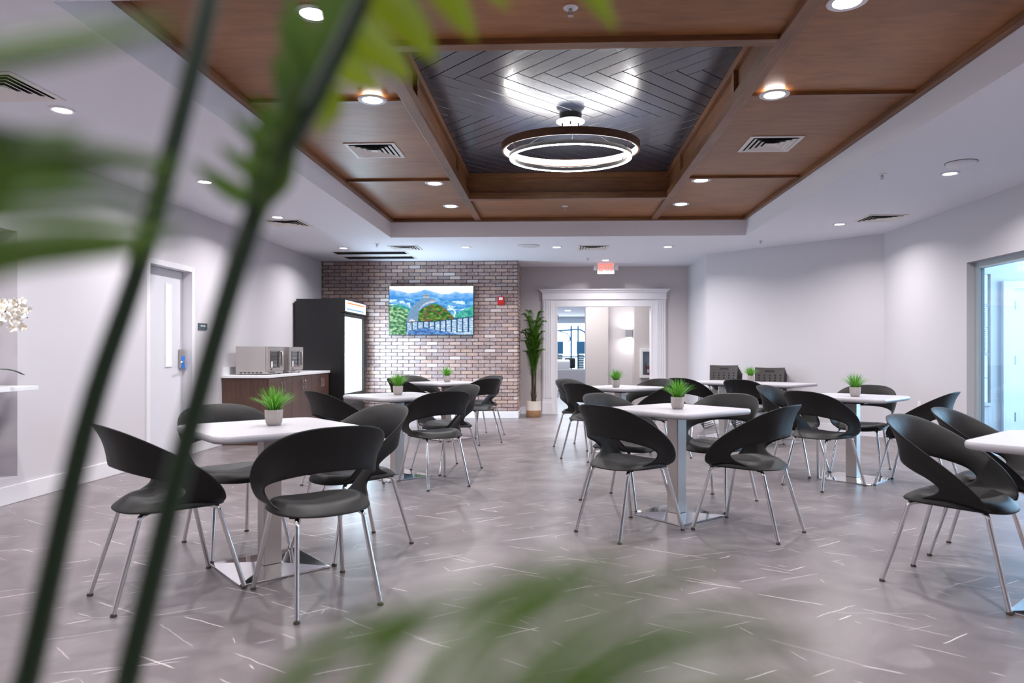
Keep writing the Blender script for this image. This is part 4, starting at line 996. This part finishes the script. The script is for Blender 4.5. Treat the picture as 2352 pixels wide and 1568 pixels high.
for k in range(5): 
    a = k*1.3; MB().grid([[(cos(a)*.02-.008, sin(a)*.02, .25), (cos(a)*.02+.008, sin(a)*.02, .25)], [(cos(a)*.05-.005, sin(a)*.05, .36), (cos(a)*.05+.005, sin(a)*.05, .36)], [(cos(a)*.07, sin(a)*.07, .47), (cos(a)*.07+.002, sin(a)*.07, .47)]]).build('sheath', 'palm_trunk', pt)
fronds = [(k*2.4+rp.uniform(-.3, .3), rp.uniform(.50, .72), .62+.70*k/27+rp.uniform(-.04, .04), rp.uniform(.09, .16)) for k in range(28)]
for a, ln, z0, out in fronds:
    d = Vector((cos(a), sin(a)*.6, 0)); b_ = Vector((0, 0, z0-.35*ln*.4)); rach = cr([b_, b_+d*out*.35+Vector((0, 0, ln*.5)), b_+d*out+Vector((0, 0, ln*.92)), b_+d*out*1.45+Vector((0, 0, ln))], 22)
    m = MB(); m.tube([tuple(p) for p in rach], [.005*(1-i/24) for i in range(22)], 5)
    s = Vector((-d.y, d.x, 0)).normalized()
    for i in range(4, 22):
        q = i/21; L_ = .13*sin(pi*min(.95, q*.7+.2))+.04; t_ = (rach[min(i+1, 21)]-rach[i-1]).normalized()
        for sd in (-1, 1):
            for hh in (0, .5):
                p = rach[i]*(1-hh)+rach[i-1]*hh; e = (s*sd*.85+t_*.55+Vector((0, 0, rp.uniform(-.1, .1)))).normalized()
                leaflet(m, p, p+e*L_*.55+Vector((0, 0, .008)), p+e*L_+Vector((0, 0, -.02)), .013, 4)
    m.build('frond', 'palm_leaf', pt, smooth=True)

# near palm, in front of the viewpoint: stems and arching leaflets, rooted in a pot on the floor
STEMS=[
[(-0.1667, 0.3288, 1.3431), (-0.1643, 0.3239, 1.3071), (-0.1941, 0.3227, 1.1916), (-0.222, 0.3216, 1.107), (-0.2508, 0.3205, 0.9837), (-0.2714, 0.3197, 0.9152)] ,
[(-0.0818, 0.3271, 1.3401), (-0.0921, 0.3267, 1.3071), (-0.1148, 0.3258, 1.2596), (-0.1416, 0.3248, 1.2081), (-0.1725, 0.3236, 1.107), (-0.2034, 0.3224, 0.9837), (-0.2261, 0.3215, 0.9028)] ]
LEAFLETS=[
((-0.0901, 0.3268, 1.3194), (-0.0737, 0.3374, 1.3036), (-0.0599, 0.3479, 1.2855), 0.022) ,
((-0.0983, 0.3264, 1.2967), (-0.0864, 0.3369, 1.2887), (-0.0715, 0.3475, 1.2767), 0.02) ,
((-0.1045, 0.3262, 1.2823), (-0.0981, 0.3365, 1.2781), (-0.0868, 0.3469, 1.2723), 0.017) ,
((-0.1096, 0.326, 1.271), (-0.1082, 0.3311, 1.2593), (-0.1178, 0.3357, 1.2462), 0.011) ,
((-0.0715, 0.3275, 1.3421), (-0.0554, 0.3431, 1.3211), (-0.0411, 0.3587, 1.3009), 0.02) ,
((-0.055, 0.3281, 1.3421), (-0.0381, 0.3438, 1.3319), (-0.0245, 0.3593, 1.3173), 0.018) ,
((-0.0164, 0.3396, 1.361), (0.0118, 0.3557, 1.3375), (0.0321, 0.3715, 1.3107), 0.02) ,
((-0.1148, 0.3258, 1.2596), (-0.1171, 0.3207, 1.2842), (-0.1243, 0.3154, 1.308), 0.015) ,
((-0.121, 0.3256, 1.2472), (-0.1222, 0.3205, 1.272), (-0.1273, 0.3153, 1.298), 0.014) ,
((-0.1066, 0.3261, 1.2761), (-0.107, 0.3211, 1.2964), (-0.1153, 0.3158, 1.32), 0.013) ,
((-0.1272, 0.3253, 1.2349), (-0.1252, 0.3204, 1.2558), (-0.1303, 0.3152, 1.278), 0.014) ,
((-0.1395, 0.3248, 1.2101), (-0.1313, 0.3202, 1.2375), (-0.1233, 0.3155, 1.264), 0.022) ,
((-0.0983, 0.3264, 1.2947), (-0.0988, 0.3214, 1.3106), (-0.1033, 0.3162, 1.33), 0.015) ,
((-0.1344, 0.325, 1.2225), (-0.1293, 0.3202, 1.2436), (-0.1173, 0.3157, 1.268), 0.014) ,
((-0.1395, 0.3248, 1.2112), (-0.1513, 0.3144, 1.216), (-0.1611, 0.304, 1.2249), 0.01) ,
((-0.1354, 0.325, 1.2204), (-0.1433, 0.3147, 1.226), (-0.1504, 0.3044, 1.233), 0.008) ,
((-0.1313, 0.3252, 1.2308), (-0.1373, 0.3149, 1.238), (-0.1446, 0.3046, 1.2462), 0.008) ,
((-0.1261, 0.3254, 1.2411), (-0.1313, 0.3152, 1.248), (-0.1369, 0.3049, 1.2553), 0.007) ,
((-0.1426, 0.1546, 1.207), (-0.1156, 0.1556, 1.2115), (-0.0856, 0.1568, 1.216), 0.009) ,
((-0.1658, 0.1837, 1.1863), (-0.1458, 0.1895, 1.1967), (-0.1045, 0.1961, 1.1937), 0.009) ,
((-0.1658, 0.1837, 1.197), (-0.1482, 0.1894, 1.1985), (-0.1058, 0.1961, 1.1906), 0.008) ,
((-0.1658, 0.1837, 1.1804), (-0.1446, 0.1895, 1.1851), (-0.1033, 0.1961, 1.185), 0.005) ,
((-0.1658, 0.1837, 1.1768), (-0.1446, 0.1895, 1.179), (-0.1033, 0.1961, 1.1775), 0.005) ,
((-0.1658, 0.1837, 1.1661), (-0.1409, 0.1897, 1.1719), (-0.1058, 0.1961, 1.1737), 0.009) ,
((-0.1658, 0.1837, 1.1602), (-0.1482, 0.1894, 1.1668), (-0.112, 0.1958, 1.1694), 0.008) ,
((-0.1658, 0.1837, 1.2006), (-0.1506, 0.1893, 1.1997), (-0.1345, 0.1949, 1.2037), 0.007) ,
((-0.1658, 0.1837, 1.1839), (-0.1482, 0.1894, 1.19), (-0.127, 0.1952, 1.1912), 0.008) ,
((-0.1395, 0.3248, 1.2081), (-0.1394, 0.3198, 1.2273), (-0.1353, 0.315, 1.25), 0.013) ,
((-0.1478, 0.3245, 1.1916), (-0.1394, 0.3198, 1.2091), (-0.1273, 0.3153, 1.236), 0.01) ,
((-0.0672, 0.1475, 1.0547), (-0.0484, 0.1482, 1.0762), (-0.0091, 0.1498, 1.0912), 0.0056) ,
((-0.0484, 0.1482, 1.0547), (-0.0334, 0.1488, 1.0791), (0.0068, 0.1504, 1.0976), 0.0056) ,
((-0.0353, 0.1487, 1.0547), (-0.0175, 0.1494, 1.0809), (0.0209, 0.1509, 1.0987), 0.0056) ,
((-0.0259, 0.1491, 1.0547), (-0.011, 0.1497, 1.0781), (0.0157, 0.1507, 1.0955), 0.0052) ,
((-0.0203, 0.1493, 1.0547), (0.005, 0.1503, 1.0809), (0.0396, 0.1516, 1.0976), 0.0056) ,
((-0.0147, 0.1495, 1.0528), (0.0134, 0.1506, 1.0772), (0.0527, 0.1522, 1.0856), 0.0058) ,
((-0.0119, 0.1497, 1.0509), (0.0209, 0.1509, 1.0734), (0.0584, 0.1524, 1.0781), 0.0058) ,
((-0.0072, 0.1498, 1.0491), (0.0265, 0.1511, 1.0659), (0.063, 0.1526, 1.0687), 0.005) ,
]
PB= [(-0.0915, 0.1466, 1.0003), (-0.0541, 0.148, 1.0472), (-0.0166, 0.1495, 1.0542), (0.0068, 0.1504, 1.0491)]
PL= [(-0.1812, 0.1831, 1.1293), (-0.1693, 0.1836, 1.1602), (-0.1658, 0.1837, 1.1887), (-0.1664, 0.1837, 1.2219)]
npm = thing('foreground_palm', 'large blurred palm in the foreground with two dark stems and arching leaves', 'plant', (-.44, .48, 0))
def rel(p): return (p[0]+.44, p[1]-.48, p[2])
MB().lathe([(.12, 0), (.14, .02), (.16, .28), (.165, .30), (.15, .30), (.148, .26)], 40).build('pot', 'basket_white', npm, smooth=True)
MB().lathe([(.150, .262), (.001, .268)], 24, capb=False, capt=False).build('soil', 'soil', npm)
for k, st in enumerate(STEMS):
    pts = cr([rel(p) for p in st]+[(-.01+.03*k, 0, .60), (.01*k, 0, .25)], 40)
    MB().tube([tuple(p) for p in pts], [.0042+.003*i/39 for i in range(40)], 12).build('stem', 'palm_stem', npm, smooth=True)
MB().tube([tuple(p) for p in cr([rel(p) for p in reversed(PB)]+[(.10, -.1, .60), (.03, -.02, .25)], 30)], [.002+.003*i/29 for i in range(30)], 8).build('stem', 'palm_stem', npm, smooth=True)
MB().tube([tuple(p) for p in cr([rel(p) for p in reversed(PL)]+[(.03, -.08, .60), (.0, -.02, .25)], 30)], [.002+.003*i/29 for i in range(30)], 8).build('stem', 'palm_stem', npm, smooth=True)
for li_, (b_, m_, t_, w_) in enumerate(LEAFLETS):
    m = MB(); leaflet(m, Vector(rel(b_)), Vector(rel(m_)), Vector(rel(t_)), w_, 12, Vector((0, 1, 0))); m.build('leaflet', 'near_leaf_backlit' if li_ < 7 else 'near_leaf_frontlit', npm, smooth=True)

# ================================================================ GYM AND LOUNGE BEYOND THE DOORWAY
so = thing('sofa', 'grey sofa seen from behind in the room beyond the doorway', 'sofa', (.2, 21.2, 0))
MB().box(-1.0, -.45, .10, 1.3, -.25, .66).build('back', 'sofa_fabric', so, bevel=.04)
MB().box(-1.0, -.25, .10, 1.3, .45, .40).build('seat', 'sofa_fabric', so, bevel=.04)
for x in (-1.0, 1.15): MB().box(x, -.45, .10, x+.18, .45, .58).build('armrest', 'sofa_fabric', so, bevel=.04)
MB().box(-.95, -.42, 0.03, 1.28, .42, .10).build('plinth', 'white_trim', so)
for x in (-.9, 1.2):
    for y in (-.35, .35): MB().box(x-.02, y-.02, 0, x+.02, y+.02, .03).build('foot', 'tv_black', so)
c = MB().obox((.12, 21.0, .79), (.30, 0, 0), (0, .07, .03), (0, -.03, .13)).build('cushion', 'cushion_grey', bevel=.05, seg=4, smooth=True); tag(c, 'pale grey cushion propped on the sofa beyond the doorway', 'cushion')
c = MB().obox((.42, 21.15, .83), (.17, 0, 0), (0, .06, .02), (0, -.02, .15)).build('cushion', 'cushion_black', bevel=.05, seg=4, smooth=True); tag(c, 'black cushion behind the grey one on the sofa beyond the doorway', 'cushion')
gm = thing('multi_gym', 'blue-grey multi station gym machine with weight plates beyond the doorway', 'gym machine', (.45, 25, 0))
def pole(pts, r, nm='frame_tube', mt='gym_blue'): MB().tube([tuple(p) for p in pts], r, 8).build(nm, mt, gm, smooth=True)
for x, y in ((-.42, 0), (.10, 0), (.10, .5), (.34, 0)): pole([(x, y, 0), (x, y, 2.12)], .028, 'upright')
pole(cr([(-.5, 0, 1.93), (-.1, 0, 1.95), (.3, 0, 1.98), (.52, 0, 1.92), (.62, 0, 1.75), (.64, 0, 1.2), (.64, 0, .1)], 24), .03)
pole([(-.45, 0, .08), (.66, 0, .08)], .04); pole([(-.42, 0, 1.0), (.66, 0, 1.0)], .022); pole([(-.42, 0, .55), (.60, 0, .55)], .02)
pole(cr([(-.42, 0, 1.95), (-.3, -.1, 1.9), (-.02, -.1, 1.8), (.05, -.1, 1.6), (-.05, -.1, 1.5)], 14), .018, 'pull_arm')
pole(cr([(-.42, -.05, 1.85), (-.46, -.05, 1.7), (-.4, -.05, 1.55)], 8), .016, 'pull_arm')
for x0 in (-.34, .42):
    for i in range(14): MB().box(x0-.11, -.07, .22+i*.062, x0+.13, .07, .275+i*.062).build('weight_plate', 'gym_weight', gm)
    MB().box(x0-.13, -.09, 1.10, x0+.15, .09, 1.55).build('stack_shroud', 'gym_blue', gm, bevel=.01)
for z in (1.10, .58):
    for dx in (.72, .80): 
        m = MB().lathe([(.03, -.016), (.21, -.018), (.21, .018), (.03, .016)], 28); m.v = [(v[2]+dx, v[1], v[0]+z) for v in m.v]; m.build('disc_weight', 'gym_weight', gm, smooth=True)
    pole([(.62, 0, z), (.92, 0, z)], .018, 'disc_peg', 'chrome')
MB().box(-.30, -.5, .42, .02, -.05, .50).build('bench_pad', 'tv_black', gm, bevel=.02)
pole([(-.14, -.28, 0), (-.14, -.28, .42)], .03)
downl = thing('recessed_light', 'recessed light in the far room ceiling seen through the doorway', 'light', (.45, 26.5, HC))
MB().lathe([(.10, 0), (.10, -.006), (.001, -.006)], 24, capt=False).build('lens', 'lamp_lens', downl)
